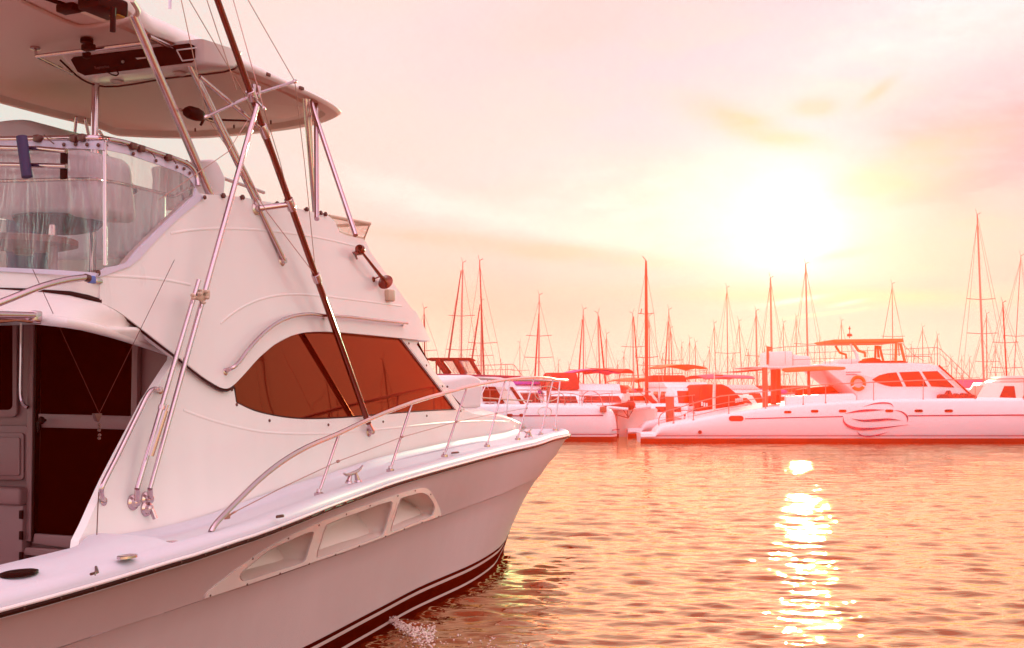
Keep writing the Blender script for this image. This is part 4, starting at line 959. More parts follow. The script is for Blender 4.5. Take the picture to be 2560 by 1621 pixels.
def sailboat(px_top, py_top, px_base, py_base, Y, wide, label, heading=90, cover='purple', mastm='mast', L=10.5, jib=None, spread=(.55,), stay=True, lean=0, name='sailing_boat', thin=False):
    """a moored yacht whose mast the photo shows from (px_base, py_base) up to (px_top, py_top) at distance Y"""
    b = at(px_base, py_base, Y); t = at(px_top, py_top, Y)
    o = thing(name, label, 'sailing boat', (b.x, b.y, 0), R(heading), SAIL_G)
    zd_ = 1.15; mb = MB()
    st = [(-.45 * L, .9, .7, zd_), (-.3 * L, 1.45, 1.25, zd_), (0, 1.65, 1.5, zd_), (.25 * L, 1.25, .95, zd_ + .1), (.42 * L, .55, .25, zd_ + .22), (.52 * L, .05, .02, zd_ + .3)]
    hull_lofted(mb, [(x + .1 * L * 0, bd, bw, z) for x, bd, bw, z in st]); mb.build('hull', [M['w'], M['bottom']], o)
    mb = MB(); house_block(mb, -.18 * L, .2 * L, zd_ - .05, zd_ + .55, 1.05, .1, .7); c = mb.build('cabin', M['w'], o)
    win_band(-.12 * L, .1 * L, zd_ + .18, zd_ + .38, 1.05, .12, zd_ - .05, zd_ + .55, 3, c)
    Rz = Matrix.Rotation(-R(heading), 3, 'Z'); top = Rz @ Vector((t.x - b.x, t.y - b.y, 0)); top = Vector((top.x, top.y, t.z)); foot = Vector((0, 0, zd_ + .5))
    r = wide * .82 * Y / F / 2; Lm = top.z
    m = MB(); m.tube([foot, foot.lerp(top, .5), foot.lerp(top, .93), top], [r, r, r * .8, r * .55], 8)
    m.tube([top, top + Vector((.0, -.22, .12))], .02, 4); m.tube([top, top + Vector((0, .1, .35))], .012, 4); mast = m.build('mast', M[mastm], o)
    if not thin:
        m = MB()
        for s in spread:
            p = foot.lerp(top, s); w = .95 * (1.15 - s * .5); m.tube([p + Vector((-.1, -w, .05)), p, p + Vector((-.1, w, .05))], .022, 5)
        m.build('spreader', M['rig'], mast)
        m = MB(); w0 = 1.5
        for s in (-1, 1):
            p1 = foot.lerp(top, spread[0]) + Vector((-.1, s * .95 * (1.15 - spread[0] * .5), .05))
            m.tube([top - Vector((0, 0, .3)), p1, (0, s * w0, zd_)], .010, 4)
            m.tube([foot.lerp(top, spread[0] * .96), (.3, s * w0, zd_)], .010, 4)
        m.tube([top, (-.46 * L, 0, zd_)], .010, 4)
        if stay and jib is None: m.tube([foot.lerp(top, .97), (.5 * L, 0, zd_ + .3)], .012, 4)
        m.build('rigging', M['rig'], mast)
    if jib:
        jb = at(jib[2], jib[3], Y - 3 if heading > 0 else Y + 3); jt = at(jib[0], jib[1], Y)
        f2 = lambda P: Rz @ Vector((P.x - b.x, P.y - b.y, 0)) + Vector((0, 0, P.z))
        m = MB(); m.tube([f2(jt), f2(jt).lerp(f2(jb), .5), f2(jb)], [.03, .055, .06], 6); m.build('furled_jib', M[jib[4] if len(jib) > 4 else 'dark'], o)
    if cover:
        m = MB(); m.tube([foot + Vector((-.1, 0, .75)), foot + Vector((-1.8, 0, .78)), foot + Vector((-3.9, 0, .72))], [.2, .17, .1], 8); m.build('sail_cover', M[cover], o)
    return o
LAB = ['tall', 'slim', 'short']
S_ = [  # top, base, distance, mast width px, extras
 (1157, 657, 1151, 945, 72, 5, 'sailing boat left of the twin tall masts, thick dark furled jib slanting along its mast', dict(jib=(1153, 676, 1121, 900, 'mastd'), spread=(.38, .62))),
 (1199, 652, 1213, 945, 74, 5, 'sailing boat with a bent masthead wand, second tall mast right of the white hardtop', dict(jib=(1200, 762, 1180, 900, 'mastd'), spread=(.42,), mastm='mastd')),
 (1203, 752, 1203, 945, 88, 4, 'pale mast close beside the bent wand mast, faint and further off', dict(spread=(.45,))),
 (1060, 772, 1064, 900, 80, 4, 'short mast peeping out just right of the flybridge brow', dict(mastm='mastd')),
 (1348, 738, 1346, 965, 74, 4, 'lone sailing boat mast above the bow rail with a furled jib on its left', dict(jib=(1347, 785, 1337, 950, 'mastd'), spread=(.42, .62))),
 (1458, 774, 1459, 970, 76, 4, 'mast over the cruiser with the mauve bimini, furled jib leaning to its left', dict(jib=(1456, 800, 1443, 998, 'mastd'), spread=(.35,))),
 (1495, 783, 1501, 968, 78, 4.5, 'mast with its furled sail slanting down to the right, right of the mauve bimini', dict(jib=(1497, 792, 1514, 962, 'mastd'), spread=(.38,), heading=-90)),
 (1516, 835, 1515, 985, 90, 3, 'short pale mast right of the slanting furled sail', dict(spread=(.42,))),
 (1582, 784, 1584, 985, 82, 4, 'mast left of the thick tallest brown mast, jib slanting to the right', dict(jib=(1584, 792, 1598, 975, 'mastd'), heading=-90, spread=(.3, .62))),
 (1622, 790, 1626, 995, 84, 4, 'thinner mast standing close on the right of the thick brown mast', dict(spread=(.42,))),
 (1672, 774, 1673, 960, 86, 4, 'mast with two slanting stays above the black flybridge box and yellow panel', dict(jib=(1670, 805, 1661, 960, 'mastd'), spread=(.3,))),
 (1676, 820, 1684, 960, 94, 3, 'short mast leaning right behind the black flybridge box', dict(mastm='mastd')),
 (1738, 856, 1740, 985, 100, 3, 'small lone mast between the curved cruiser roof and the tarpaulin boat', dict(spread=(.5,))),
 (1785, 808, 1791, 950, 96, 3, 'leaning mast above the hooked lamp post', dict(spread=(.35,))),
 (1817, 719, 1820, 968, 88, 3.5, 'tall straight mast with one cross spreader over the magenta bimini', dict(spread=(.42, .08))),
 (1847, 803, 1857, 960, 92, 3, 'thin leaning mast right of the magenta bimini', dict(spread=(.3,))),
 (1890, 777, 1893, 960, 86, 6, 'mast with a thick lower half just left of the roof box of the catamaran', dict(spread=(.5,))),
 (1926, 695, 1931, 960, 78, 7, 'thick mast behind the aft corner of the roof box of the catamaran', dict(spread=(.3, .36), mastm='mast')),
 (2014, 660, 2021, 960, 78, 6, 'tall thick mast in front of the sun glare', dict(spread=(.42,))),
 (1990, 792, 1991, 960, 100, 3, 'faint mast just left of the glare mast', dict(spread=(.4,))),
 (1958, 806, 1960, 960, 104, 2.5, 'faint thin mast over the roof box of the catamaran', dict(spread=(.4,))),
 (2103, 802, 2107, 960, 104, 3, 'thin mast just left of the catamaran canopy', dict(spread=(.4,))),
 (2230, 710, 2233, 960, 84, 3.5, 'mast rising behind the canopy of the large catamaran', dict(spread=(.4, .55))),
 (2306, 818, 2308, 960, 100, 3, 'bare mast above the forward roof rails of the catamaran', dict(spread=(.5,))),
 (2343, 838, 2344, 960, 104, 3, 'shorter bare mast above the sloping stair rail', dict(spread=(.5,))),
 (2443, 537, 2461, 960, 70, 7, 'tallest thick mast on the right with a pink furled sail', dict(spread=(.37, .55), cover='pink')),
 (2466, 785, 2467, 960, 88, 4, 'thin mast close on the right of the tallest mast', dict(spread=(.45,))),
 (2507, 757, 2519, 960, 74, 5, 'dark leaning mast second from the right edge', dict(spread=(.35, .6), mastm='mastd')),
 (2552, 640, 2530, 960, 80, 3, 'slanting stayed mast cut by the right edge', dict(spread=(.45,))),
]
for tx, ty, bx, by, Y, wd, lb, kw in S_: sailboat(tx, ty, bx, by, Y, wd, lb, **kw)
# tallest brown mast belongs to the catamaran seen bow-on (below)
# --- boats further along the row, mirrored in the saloon glass of the near yacht
for k, (az, Y, hm, lb) in enumerate(((34.6, 50, 7.5, 'sailing boat out on the right, mirrored near the front edge of the yacht window'), (40.0, 46, 6.6, 'sailing boat out on the right, mirrored in the middle of the yacht window'), (39.2, 52, 6.2, 'smaller sailing boat beside it, mirrored in the middle of the yacht window'), (45.0, 44, 12, 'sailing boat out on the right, mirrored near the aft tip of the yacht window'))):
    X = -1.7 + Y * math.sin(R(az)); Y = 11.8 + Y * math.cos(R(az)); o = sailboat(1280 + F * X / Y, 975 - F * (hm - 2.5) / Y, 1280 + F * X / Y + 8, 1000, Y, 9, lb, mastm='mastd', heading=70 + 30 * k, spread=(.35, .62), jib=None, cover='dark')
# --- far faint masts
rnd = random.Random(11)
for i, x in enumerate([1090, 1250, 1300, 1395, 1425, 1545, 1560, 1606, 1655, 1705, 1722, 1760, 1772, 1835, 1870, 1910, 1948, 2050, 2170, 2280, 2380, 2405, 2425, 2490, 2535]):
    top = rnd.randint(845, 915)
    sailboat(x + rnd.uniform(-3, 3), top, x, 985, 118 + rnd.uniform(-8, 14), 2.0, 'distant sailing boat, one of many faint slender masts on the skyline', cover=None, spread=(rnd.choice((.5, .6)),), L=9, name='distant_sailing_boat', heading=rnd.choice((90, -90)))['group'] = 'faint distant masts'
# --- motor cruisers of the second row
CR_G = 'motor cruisers moored behind the catamarans'
def cruiser(px, Y, label, L=11, w=1.9, heading=-90, zh=2.3, fly=None, bim=None, bimc='purple', hullm='w', canopy=None, cat='motor cruiser', name='motor_cruiser', hd=1.45, rails=True):
    b = at(px, 1000, Y); o = thing(name, label, cat, (b.x, b.y, 0), R(heading), CR_G)
    mb = MB(); hull_lofted(mb, [(-.5 * L, w * .92, w * .85, hd - .15), (-.2 * L, w, w * .9, hd - .1), (.15 * L, w * .95, w * .75, hd), (.36 * L, w * .62, w * .35, hd + .15), (.47 * L, w * .25, w * .1, hd + .25), (.52 * L, .04, .02, hd + .3)]); mb.build('hull', [M[hullm], M['bottom']], o)
    mb = MB(); house_block(mb, -.28 * L, .22 * L, hd - .1, zh, w * .78, .15, 1.0, .18); c = mb.build('cabin', M[hullm], o)
    win_band(-.22 * L, .1 * L, hd + .25, zh - .2, w * .78, .18, hd - .1, zh, 3, c)
    mb = MB(); x1 = .22 * L; f = lambda z: x1 - 1.0 * (z - hd + .1) / (zh - hd + .1) + .015
    z0, z1 = hd + .3, zh - .16; mb.prism([(f(z0), -w * .6, z0), (f(z0), w * .6, z0), (f(z1), w * .52, z1), (f(z1), -w * .52, z1)], (-.02, 0, 0)); mb.build('windscreen', M['bglass'], c, smooth=False)
    if fly:
        mb = MB(); house_block(mb, -.24 * L, .08 * L, zh + .01, zh + fly, w * .7, .0, .5, -.05); mb.build('flybridge', M[hullm], o)
    zt = zh + (fly or 0)
    if canopy:
        mb = MB(); house_block(mb, -.27 * L, .06 * L, zt + .01, zt + canopy[0], w * .72, .15, .5, .15, .12); mb.build('canopy', M[canopy[1]], o)
        zt += canopy[0]
    if bim:
        hb = bim; n = 7; rows = []
        for k in range(n):
            s = -1 + 2 * k / (n - 1); rows.append([(x, s * w * .78, zt + hb - .22 * s * s + .03 * math.sin(x * 3) - (.06 if abs(x + .1 * L) > .13 * L else 0)) for x in [-.26 * L + .06 * L * q for q in range(6)]])
        mb = MB(); mb.grid(rows); mb.grid([[(p[0], p[1], p[2] + .05) for p in r] for r in rows], flip=True); bo = mb.build('bimini', M[bimc], o, sharp=80)
        mb = MB()
        for x in (-.24 * L, .03 * L):
            for s in (-1, 1): mb.tube([(x * .8, s * w * .68, zt - .05), (x, s * w * .76, zt + hb - .22)], .022, 6)
        mb.build('bimini_frame', M['rail'], o)
    if rails:
        mb = MB(); P = []
        for s in (-1, 1):
            q = [(-.05 * L, s * w * .9, hd + .5), (.15 * L, s * w * .9, hd + .6), (.36 * L, s * w * .58, hd + .75), (.47 * L, s * w * .22, hd + .85), (.51 * L, 0, hd + .88)]
            mb.tube(sm(q, 3), .02, 6)
            for x, y, z in q[1:4]: mb.tube([(x, y, hd), (x, y, z)], .014, 5)
        mb.build('bow_rail', M['rail'], o)
    return o
cruiser(1487, 72, 'white flybridge cruiser under the mauve bimini, seen bow on', fly=.55, bim=.85, bimc='purple', w=2.0, heading=-80)
cruiser(1553, 76, 'low white cruiser with a long flat sunshade and red canvas, between two slanted jibs', w=2.1, zh=2.2, bim=1.0, bimc='red', heading=-20, canopy=(.6, 'red'), hullm='w2')
cruiser(1706, 70, 'white cruiser with an arched canopy, right of the capped timber pile', fly=.35, bim=1.0, bimc='tan', w=1.9, heading=-75, zh=2.6)
cruiser(1672, 74, 'cruiser with a black flybridge box, behind the capped timber pile', w=1.6, zh=2.35, fly=.2, canopy=(.85, 'dark'), heading=-90)
cruiser(1655, 66, 'small white runabout with a pale roof in front of the capped pile', L=7, w=1.5, zh=1.75, hd=1.0, heading=-70, rails=False)
bt = cruiser(1795, 69, 'cruiser wrapped in a big dark tarpaulin beside the large catamaran', w=2.3, hullm='w2', heading=-80, zh=2.2, L=10, rails=False)
tq = [at(x, y, 64.3) for x, y in [(1743, 1043), (1747, 1005), (1749, 968), (1757, 961), (1806, 961), (1822, 968), (1846, 988), (1862, 1004), (1864, 1043)]]; Mi = (Matrix.Translation(bt.location) @ Matrix.Rotation(R(-80), 4, 'Z')).inverted()
mb = MB(); mb.prism([Mi @ p for p in tq], Mi.to_3x3() @ Vector((0, 7, 0)), 0, .12); tpl = mb.build('tarpaulin', M['dark'], bt, sharp=50)
mb = MB()
for x, y in ((1755, 1010), (1761, 1012), (1767, 1013), (1840, 1002), (1845, 1001), (1850, 1000), (1855, 999)): mb.tube([Mi @ at(x, y - 5, 64.2), Mi @ at(x, y + 5, 64.2)], .045, 6)
mb.build('fender', M['w'], bt)
cruiser(1842, 74, 'cruiser with a broad magenta bimini behind the tarpaulin boat', fly=.3, bim=.6, bimc='pink', w=2.2, heading=15, zh=2.5)
cruiser(1300, 72, 'cruiser with a purple cover seen through the bow rail', fly=.3, w=1.7, canopy=(.5, 'purple'), heading=-85, zh=2.5)
cruiser(1350, 76, 'cruiser with red cockpit covers, left of the plain pile in the bow rail', w=1.8, canopy=(.7, 'red'), heading=-100, zh=2.45)
cruiser(1402, 70, 'cruiser with a maroon hooded canopy right behind the pulpit', w=1.5, canopy=(1.0, 'red'), heading=-90, zh=2.3, fly=.2)
cruiser(1612, 84, 'small cruiser with a tan sunshade half hidden by the thick brown mast', w=1.8, bim=.7, bimc='tan', heading=-60, zh=2.2, canopy=(.4, 'dark'), hullm='w2')
cruiser(2412, 72, 'cruiser with a magenta awning right of the catamaran windscreen', w=2.0, canopy=(.5, 'pink'), heading=-90, zh=2.6)
cruiser(2520, 66, 'cream cabin cruiser at the right edge with dark side windows', w=2.6, heading=170, zh=2.9, fly=.35, hullm='w2')
cruiser(1985, 84, 'dark covered cruiser glimpsed under the catamaran awning', w=2.2, canopy=(.6, 'dark'), heading=-50, zh=2.2)
cruiser(2075, 86, 'low cruiser with dark windows glimpsed behind the catamaran cockpit', w=2.2, heading=-140, zh=2.7)
cruiser(1925, 80, 'small white launch glimpsed between the awning posts', L=8, w=1.6, heading=-70, zh=2.2)
# --- catamaran hull seen from the side (shared by the two white catamarans)
def side_hull(mb, top, wl, width, nose0, nose1, fn, far=0.0, zmid=.6, n=40):
    """top: [(px, py)] deck edge in the photo, wl: (x0, x1) waterline pixels; fn maps pixel -> local point on the near side"""
    P = [fn(x, y) for x, y in dens(top, 14)]
    rows = []
    x0, x1 = P[0][0], P[-1][0]
    for p in P:
        e0 = max(0, 1 - (p[0] - x0) / nose0) if nose0 else 0; e1 = max(0, 1 - (x1 - p[0]) / nose1) if nose1 else 0
        k = (1 - e0 ** 2.2) * (1 - e1 ** 2.2); k = max(.06, k); w = width / 2; z = p[2]; yc = far + w
        sec = [(.80, z), (.93, z - .04), (1.0, z - .16), (1.0, z * .6), (.96, .42), (.92, .34), (.90, .30), (.86, .20), (.80, 0), (.5, -.4)]
        rows.append([(p[0], yc - w * k * a, b) for a, b in sec] + [(p[0], yc + w * k * a, b) for a, b in sec[::-1]])
    mb.grid(rows, closed=True, mif=lambda i, j: {7: 1, 8: 1, 9: 1, 10: 1, 11: 1, 5: 2, 13: 2}.get(j, 0))
    m = len(rows[0]); o = len(mb.v) - m * len(rows)
    mb.f.append(tuple(range(o, o + m))); mb.m.append(0); mb.f.append(tuple(range(len(mb.v) - m, len(mb.v)))[::-1]); mb.m.append(0)
def ribbon(mb, pts, w, n=(0, -1, 0), off=.0, taper=True, mi=0):
    P = [Vector(p) for p in sm(pts, 6)]; k = len(P); A = []; B_ = []
    for i, p in enumerate(P):
        t = (P[min(i + 1, k - 1)] - P[max(i - 1, 0)]).normalized(); s = t.cross(Vector(n)).normalized()
        ww = w * (max(.12, math.sin(math.pi * (i + .3) / (k - .4))) if taper else 1)
        A.append(p + s * ww / 2 + Vector(n) * off); B_.append(p - s * ww / 2 + Vector(n) * off)
    mb.grid([A, B_], mi); mb.grid([[q - Vector(n) * .01 for q in A], [q - Vector(n) * .01 for q in B_]], mi, flip=True)
# ---------------- the large catamaran on the right
YC = 57.0
co = at(1602, 1106, YC); co.z = 0
catr = thing('large_catamaran', 'large white motor catamaran lying broadside on the right with a swirl emblem', 'catamaran', tuple(co))
g = lambda d=0.0: (lambda x, y: tuple(at(x, y, YC + d) - co))
ctop = [(1602, 1083.5), (1639, 1082), (1642, 1075), (1649, 1068), (1657, 1063), (1694, 1055.5), (1734, 1049.5), (1800, 1036.5), (1822, 1033), (1914, 1020), (2008, 1010.5), (2141, 1001.5), (2184, 999), (2312, 997), (2560, 996), (2640, 996.5), (2760, 1000), (2800, 1003)]
mb = MB(); side_hull(mb, ctop, None, 2.0, 0, 6, g()); side_hull(mb, ctop, None, 2.0, 0, 6, g(), far=6.2)
P = [g()(x, y) for x, y in ctop[6:-2]]
mb.grid([[(p[0], 1.0, p[2] - .03) for p in P], [(p[0], 7.2, p[2] - .03) for p in P]], flip=True); mb.grid([[(p[0], 1.0, .9) for p in P], [(p[0], 7.2, .9) for p in P]])
chull = mb.build('hull', [M['w'], M['bottom'], M['stripe']], catr, sharp=50)
def flank(x, y, off=.012):
    p = g()(x, y); return (p[0], -off, p[2])
mb = MB(); ribbon(mb, [flank(1862, 1047.5), flank(1980, 1044.5), flank(2107, 1042)], .05, taper=False); ribbon(mb, [flank(2270, 1040), flank(2400, 1039), flank(2560, 1038), flank(2700, 1037)], .06, taper=False); mb.build('waist_stripe', M['stripe'], chull)
mb = MB(); c7 = lambda x, y: flank(2060 + x * .20982, 800 + y * .20982, .016)
for pts, w in (([(470, 1035), (600, 1000), (720, 990), (800, 1005), (830, 1040)], .07), ([(250, 1117), (400, 1090), (560, 1077), (720, 1072)], .11), ([(830, 1077), (920, 1095), (980, 1140), (995, 1180), (990, 1220)], .08), ([(330, 1178), (450, 1200), (620, 1196), (780, 1186), (912, 1198)], .12), ([(228, 1158), (236, 1215), (285, 1264), (390, 1296), (530, 1300), (720, 1284), (1000, 1250)], .13), ([(390, 1328), (430, 1370), (520, 1390), (640, 1372), (770, 1335)], .08)):
    ribbon(mb, [c7(*p) for p in pts], w)
mb.build('swirl_emblem', M['stripe'], chull)
def pill(mb, x0, y0, x1, y1, fl, mi=0, d=.02):
    q = rrect(x0, y0, x1, y1, (y1 - y0) / 2 - .05, 4); mb.prism([fl(x, y) for x, y in q], (0, d, 0), mi)
for x0, y0, x1, y1 in ((1960, 1027.5, 1978.5, 1034), (2027, 1025, 2046, 1032), (2097, 1024.5, 2116, 1031.5), (2213, 1024, 2233, 1031), (2286, 1024, 2307, 1031.2), (2361, 1024, 2382, 1031.5)):
    mb = MB(); pill(mb, x0, y0, x1, y1, lambda x, y: flank(x, y, .02)); mb.build('portlight', M['bglass'], chull)
mb = MB(); pill(mb, 1822, 1040, 1859, 1053.5, lambda x, y: flank(x, y, .018)); mb.build('hull_vent', M['red'], chull)
mb = MB(); c = flank(1750, 1081, 0); mb.lathe(c, (0, -1, 0), [(.09, -.05), (.09, .03), (.05, .03), (.0, -.02)], 14); mb.build('exhaust', M['gear'], chull)
# saloon
h = g(1.3)
roof = [(2040, 912), (2060, 910), (2144, 908), (2270, 907), (2322, 910), (2347, 915)]
prof = [(2142, 1002), (2142, 989), (2120, 968), (2064, 925), (2040, 916)] + roof + [(2384, 949), (2425, 987), (2432, 1000)]
mb = MB(); mb.prism([h(x, y) for x, y in prof], (0, 4.6, 0), 0, .06); sal = mb.build('saloon', M['w'], catr, sharp=45)
mb = MB(); mb.prism([h(x, y) for x, y in [(1878, 917), (1960, 915.5), (2062, 911), (2062, 918), (1965, 921), (1880, 920)]], (0, 4.6, 0), 0, .02); mb.build('aft_roof', M['w'], sal)
mb = MB(); mb.prism([tuple(Vector(h(x, y)) - Vector((0, .03, 0))) for x, y in [(1962, 920), (1990, 918), (2030, 916), (2075, 916), (2112, 917.5), (2116, 921), (2110, 925), (2060, 927), (2000, 930), (1968, 931.5), (1956, 926)]], (0, .34, 0), 0, .04); mb.build('rolled_awning', M['tan'], sal)
def sl(x, y, o=.02): p = h(x, y); return (p[0], p[1] - o, p[2])
c7p = lambda x, y: (2060 + x * .20982, 800 + y * .20982)
for q in ([(570, 715), (610, 688), (660, 660), (760, 635), (862, 625), (940, 795), (800, 797), (720, 780), (640, 752)], [(895, 625), (1132, 614), (1235, 795), (980, 797)], [(1165, 617), (1350, 610), (1555, 807), (1280, 795)]):
    mb = MB(); mb.prism([sl(*c7p(x, y)) for x, y in q], (0, .03, 0)); mb.build('saloon_window', M['bglass'], sal, smooth=False)
mb = MB(); mb.prism([sl(*c7p(x, y), .015) for x, y in [(1380, 610), (1430, 606), (1650, 806), (1590, 808)]], (0, .03, 0)); mb.build('quarter_light', M['w2'], sal, smooth=False)
mb = MB(); a_, b_ = h(2349, 915), h(2432, 992)
mb.grid([[(a_[0] + .02, a_[1] + .1, a_[2]), (b_[0] + .02, b_[1] + .1, b_[2])], [(a_[0] + .02, a_[1] + 4.5, a_[2]), (b_[0] + .02, b_[1] + 4.5, b_[2])]]); mb.tube([h(2347, 914), h(2432, 992)], .05, 6); mb.build('windscreen', M['bglass'], sal)
for k, (z0) in enumerate((823, 829.5)):
    pass
mb = MB()
for row, (x0, x1) in enumerate(((262, 440), (262, 392))):
    x = x0; rr_ = random.Random(row)
    while x < x1:
        w = rr_.uniform(8, 16); y = 618 + row * 30
        mb.prism([sl(*c7p(a, b), .012) for a, b in ((x, y), (min(x + w, x1), y), (min(x + w, x1), y + 11), (x, y + 11))], (0, .01, 0)); x += w + 5
mb.build('fine_print', M['stripe'], sal, smooth=False)
# aft cockpit: coaming, posts, box on the roof, dark seats
h2 = g(.9)
mb = MB(); mb.prism([h2(x, y) for x, y in [(1965, 1016), (1965, 992), (2060, 986), (2132, 984), (2140, 990), (2140, 1004)]], (0, .4, 0), 0, .03); mb.build('cockpit_coaming', M['w'], catr)
for x0, x1, y0, y1, d in ((1908, 1919, 919, 1022, .9), (1929, 1940, 924, 1012, 3.6), (1942, 1952, 922, 1008, 4.6), (2021, 2025.5, 926, 990, 1.6)):
    f = g(d); mb = MB(); a, b = f(x0, y1), f(x1, y0); mb.box(((a[0] + b[0]) / 2, a[1] + .1, (a[2] + b[2]) / 2), (abs(b[0] - a[0]), .2, abs(b[2] - a[2])), .02); mb.build('roof_post', M['wood'], catr)
mb = MB(); mb.prism([h2(x, y) for x, y in [(1847, 928), (1880, 924.5), (1908, 923), (1908, 926), (1880, 929.5)]], (0, 4, 0)); mb.build('aft_awning', M['dark'], catr)
mb = MB(); mb.prism([h(x, y) for x, y in [(1922, 884), (1926, 880), (1950, 878.5), (1982, 878), (1982, 916), (1922, 917)]], (0, 2.2, 0), 0, .06); mb.prism([h(x, y) for x, y in [(1983, 885), (1996, 889), (2022, 890), (2027, 894), (2027, 914), (1983, 915)]], (0, 2.0, 0), 0, .06); mb.build('roof_box', M['w'], sal)
mb = MB(); mb.prism([h(x, y) for x, y in [(1917, 866), (1930, 868), (1931, 874), (1922, 880), (1921, 912), (1917, 912)]], (0, .1, 0)); mb.build('ensign_staff', M['wood'], sal)
f = g(4); mb = MB(); mb.prism([f(x, y) for x, y in [(1995, 1000), (1995, 975), (2040, 968), (2090, 966), (2120, 978), (2138, 996), (2138, 1002)]], (0, .8, 0), 0, .08); mb.prism([f(x, y) for x, y in [(1920, 1010), (1925, 990), (1948, 988), (1952, 1008)]], (0, .6, 0), 0, .05); mb.build('cockpit_seat', M['gear'], catr)
f = g(6.5); mb = MB(); mb.prism([f(x, y) for x, y in [(2060, 956), (2100, 953), (2100, 965), (2130, 966), (2140, 990), (2060, 990)]], (0, .1, 0)); mb.build('cockpit_bar', M['gear'], catr)
# flybridge
mb = MB(); mb.prism([h(x, y) for x, y in [(2081, 850.5), (2086, 849), (2140, 848.5), (2259, 846.5), (2259, 856), (2150, 857.5), (2093, 858), (2087, 855)]], (0, 3.6, 0), 0, .03); mb.build('canopy', M['tan'], catr)
mb = MB(); mb.prism([h(x, y) for x, y in sm([(2128, 859), (2136, 876), (2144, 884), (2149, 904)], 3) + sm([(2128, 907), (2140, 905), (2138, 884), (2130, 872), (2126, 859)], 3)], (0, .15, 0)); 
mb.prism([h(x, y) for x, y in [(2095, 910), (2097, 899.5), (2122, 898), (2140, 898), (2147, 908)]], (0, 3, 0), 0, .03); mb.build('canopy_support', M['w'], catr)
mb = MB()
for pts in ([(2134, 859), (2146, 877), (2162, 882), (2163, 893)], [(2251, 859), (2256, 880), (2262, 904)], [(2240.5, 858), (2239, 904)], [(2246, 858), (2248, 890)]):
    mb.tube([h(x, y) for x, y in pts], .07 if pts[0][0] != 2246 else .03, 6)
    mb.tube([tuple(Vector(h(x, y)) + Vector((0, 3.3, 0))) for x, y in pts], .06, 6)
mb.build('canopy_frame', M['tan'], catr)
mb = MB(); mb.prism([h(x, y) for x, y in [(2147, 906), (2149, 902), (2200, 902.5), (2255, 902), (2269, 905), (2269, 907)]], (0, 3.4, 0)); mb.prism([g(2.5)(x, y) for x, y in [(2163, 903), (2168, 897), (2182, 894), (2188, 896), (2200, 898), (2204, 903)]], (0, .8, 0)); mb.build('helm_dash', M['gear'], catr)
mb = MB(); p = h(2124, 823)
mb.tube([h(2124, 846), h(2124, 816)], .02, 5); mb.lathe(h(2124, 841), (0, 0, 1), [(.03, -.02), (.14, 0), (.12, .1), (.03, .14)], 10); mb.lathe(h(2124, 824), (0, 0, 1), [(.02, 0), (.07, .04), (.02, .1)], 8); mb.tube([h(2063, 910), h(2062, 850)], .015, 4); mb.build('aerial', M['mastd'], catr)
# rails
hr_ = g(.12)
mb = MB()
def railrun(pts, f, r=.022): mb.tube([f(x, y) for x, y in pts], r, 6)
railrun(sm([(1647, 1064), (1648, 1045), (1652, 1037), (1662, 1030), (1700, 1019)], 4) + [(1734, 1008), (1800, 991), (1914, 979), (1990, 969), (2064, 961.5), (2184, 956), (2308, 951), (2430, 949), (2560, 947), (2700, 947)], hr_, .026)
railrun([(1650, 1052), (1700, 1042), (1734, 1024), (1822, 1006), (1912, 995)], hr_, .016); railrun([(1734, 1040), (1822, 1020), (1870, 1013)], hr_, .014)
for x, y0, y1 in ((1684, 1056, 1024), (1733.5, 1049, 1003), (1822, 1033, 988), (1914, 1020, 979), (2008, 1010, 966), (2064, 1006, 961), (2184, 1000, 956), (2308, 997.5, 951), (2438, 997, 949), (2560, 996, 947)): mb.tube([hr_(x, y0 + 3), hr_(x, y1)], .02, 6); mb.lathe(hr_(x, y0 + 2), (0, 0, 1), [(.06, -.03), (.05, .03), (.02, .06)], 8)
mb.build('guard_rail', M['rail'], catr)
mb = MB()
railrun([(1922, 873), (1960, 868), (2036, 864), (2125, 860), (2257, 859)], h, .016); railrun([(1990, 884), (2062, 881), (2160, 877), (2257, 874)], h, .012); railrun([(1982, 900), (2060, 897), (2126, 895.5)], h, .012)
for x, y0 in ((1963, 868), (2036, 864), (2063, 863), (2075, 880), (2129, 860), (2226, 859)): mb.tube([h(x, y0), h(x, 910)], .012, 5)
rr0 = mb
for d in (1.3, 5.5):
    mb = rr0 if d < 2 else MB()
    f = g(d); railrun([(2257, 861), (2284, 888), (2310, 903)], f, .014); railrun([(2262, 873), (2300, 871), (2343, 869), (2352, 874), (2400, 920), (2428, 947)], f, .016); railrun([(2262, 889), (2300, 887), (2350, 885), (2380, 914), (2410, 948)], f, .012)
    for x, y0, y1 in ((2284, 872, 908), (2296, 872, 908), (2322, 870, 909), (2336, 869, 912), (2350, 872, 916), (2365, 887, 930), (2380, 900, 940), (2391, 911, 950), (2408, 927, 960)): mb.tube([f(x, y0), f(x, y1)], .012, 5)
    railrun([(2257, 892), (2322, 891), (2328, 895), (2328, 908)], f, .02)
    mb.build('roof_rail', M['rail'], catr)
mb = MB(); rg = random.Random(3); f = g(.8)
q = [(2350, 998)] + [(2352 + i * 6, 990 - rg.uniform(0, 7) - (9 if i == 4 else 0)) for i in range(14)] + [(2440, 988), (2444, 998)]
mb.prism([f(x, y) for x, y in q], (0, 1.2, 0), 0, .0); mb.build('deck_gear', M['gear'], catr)
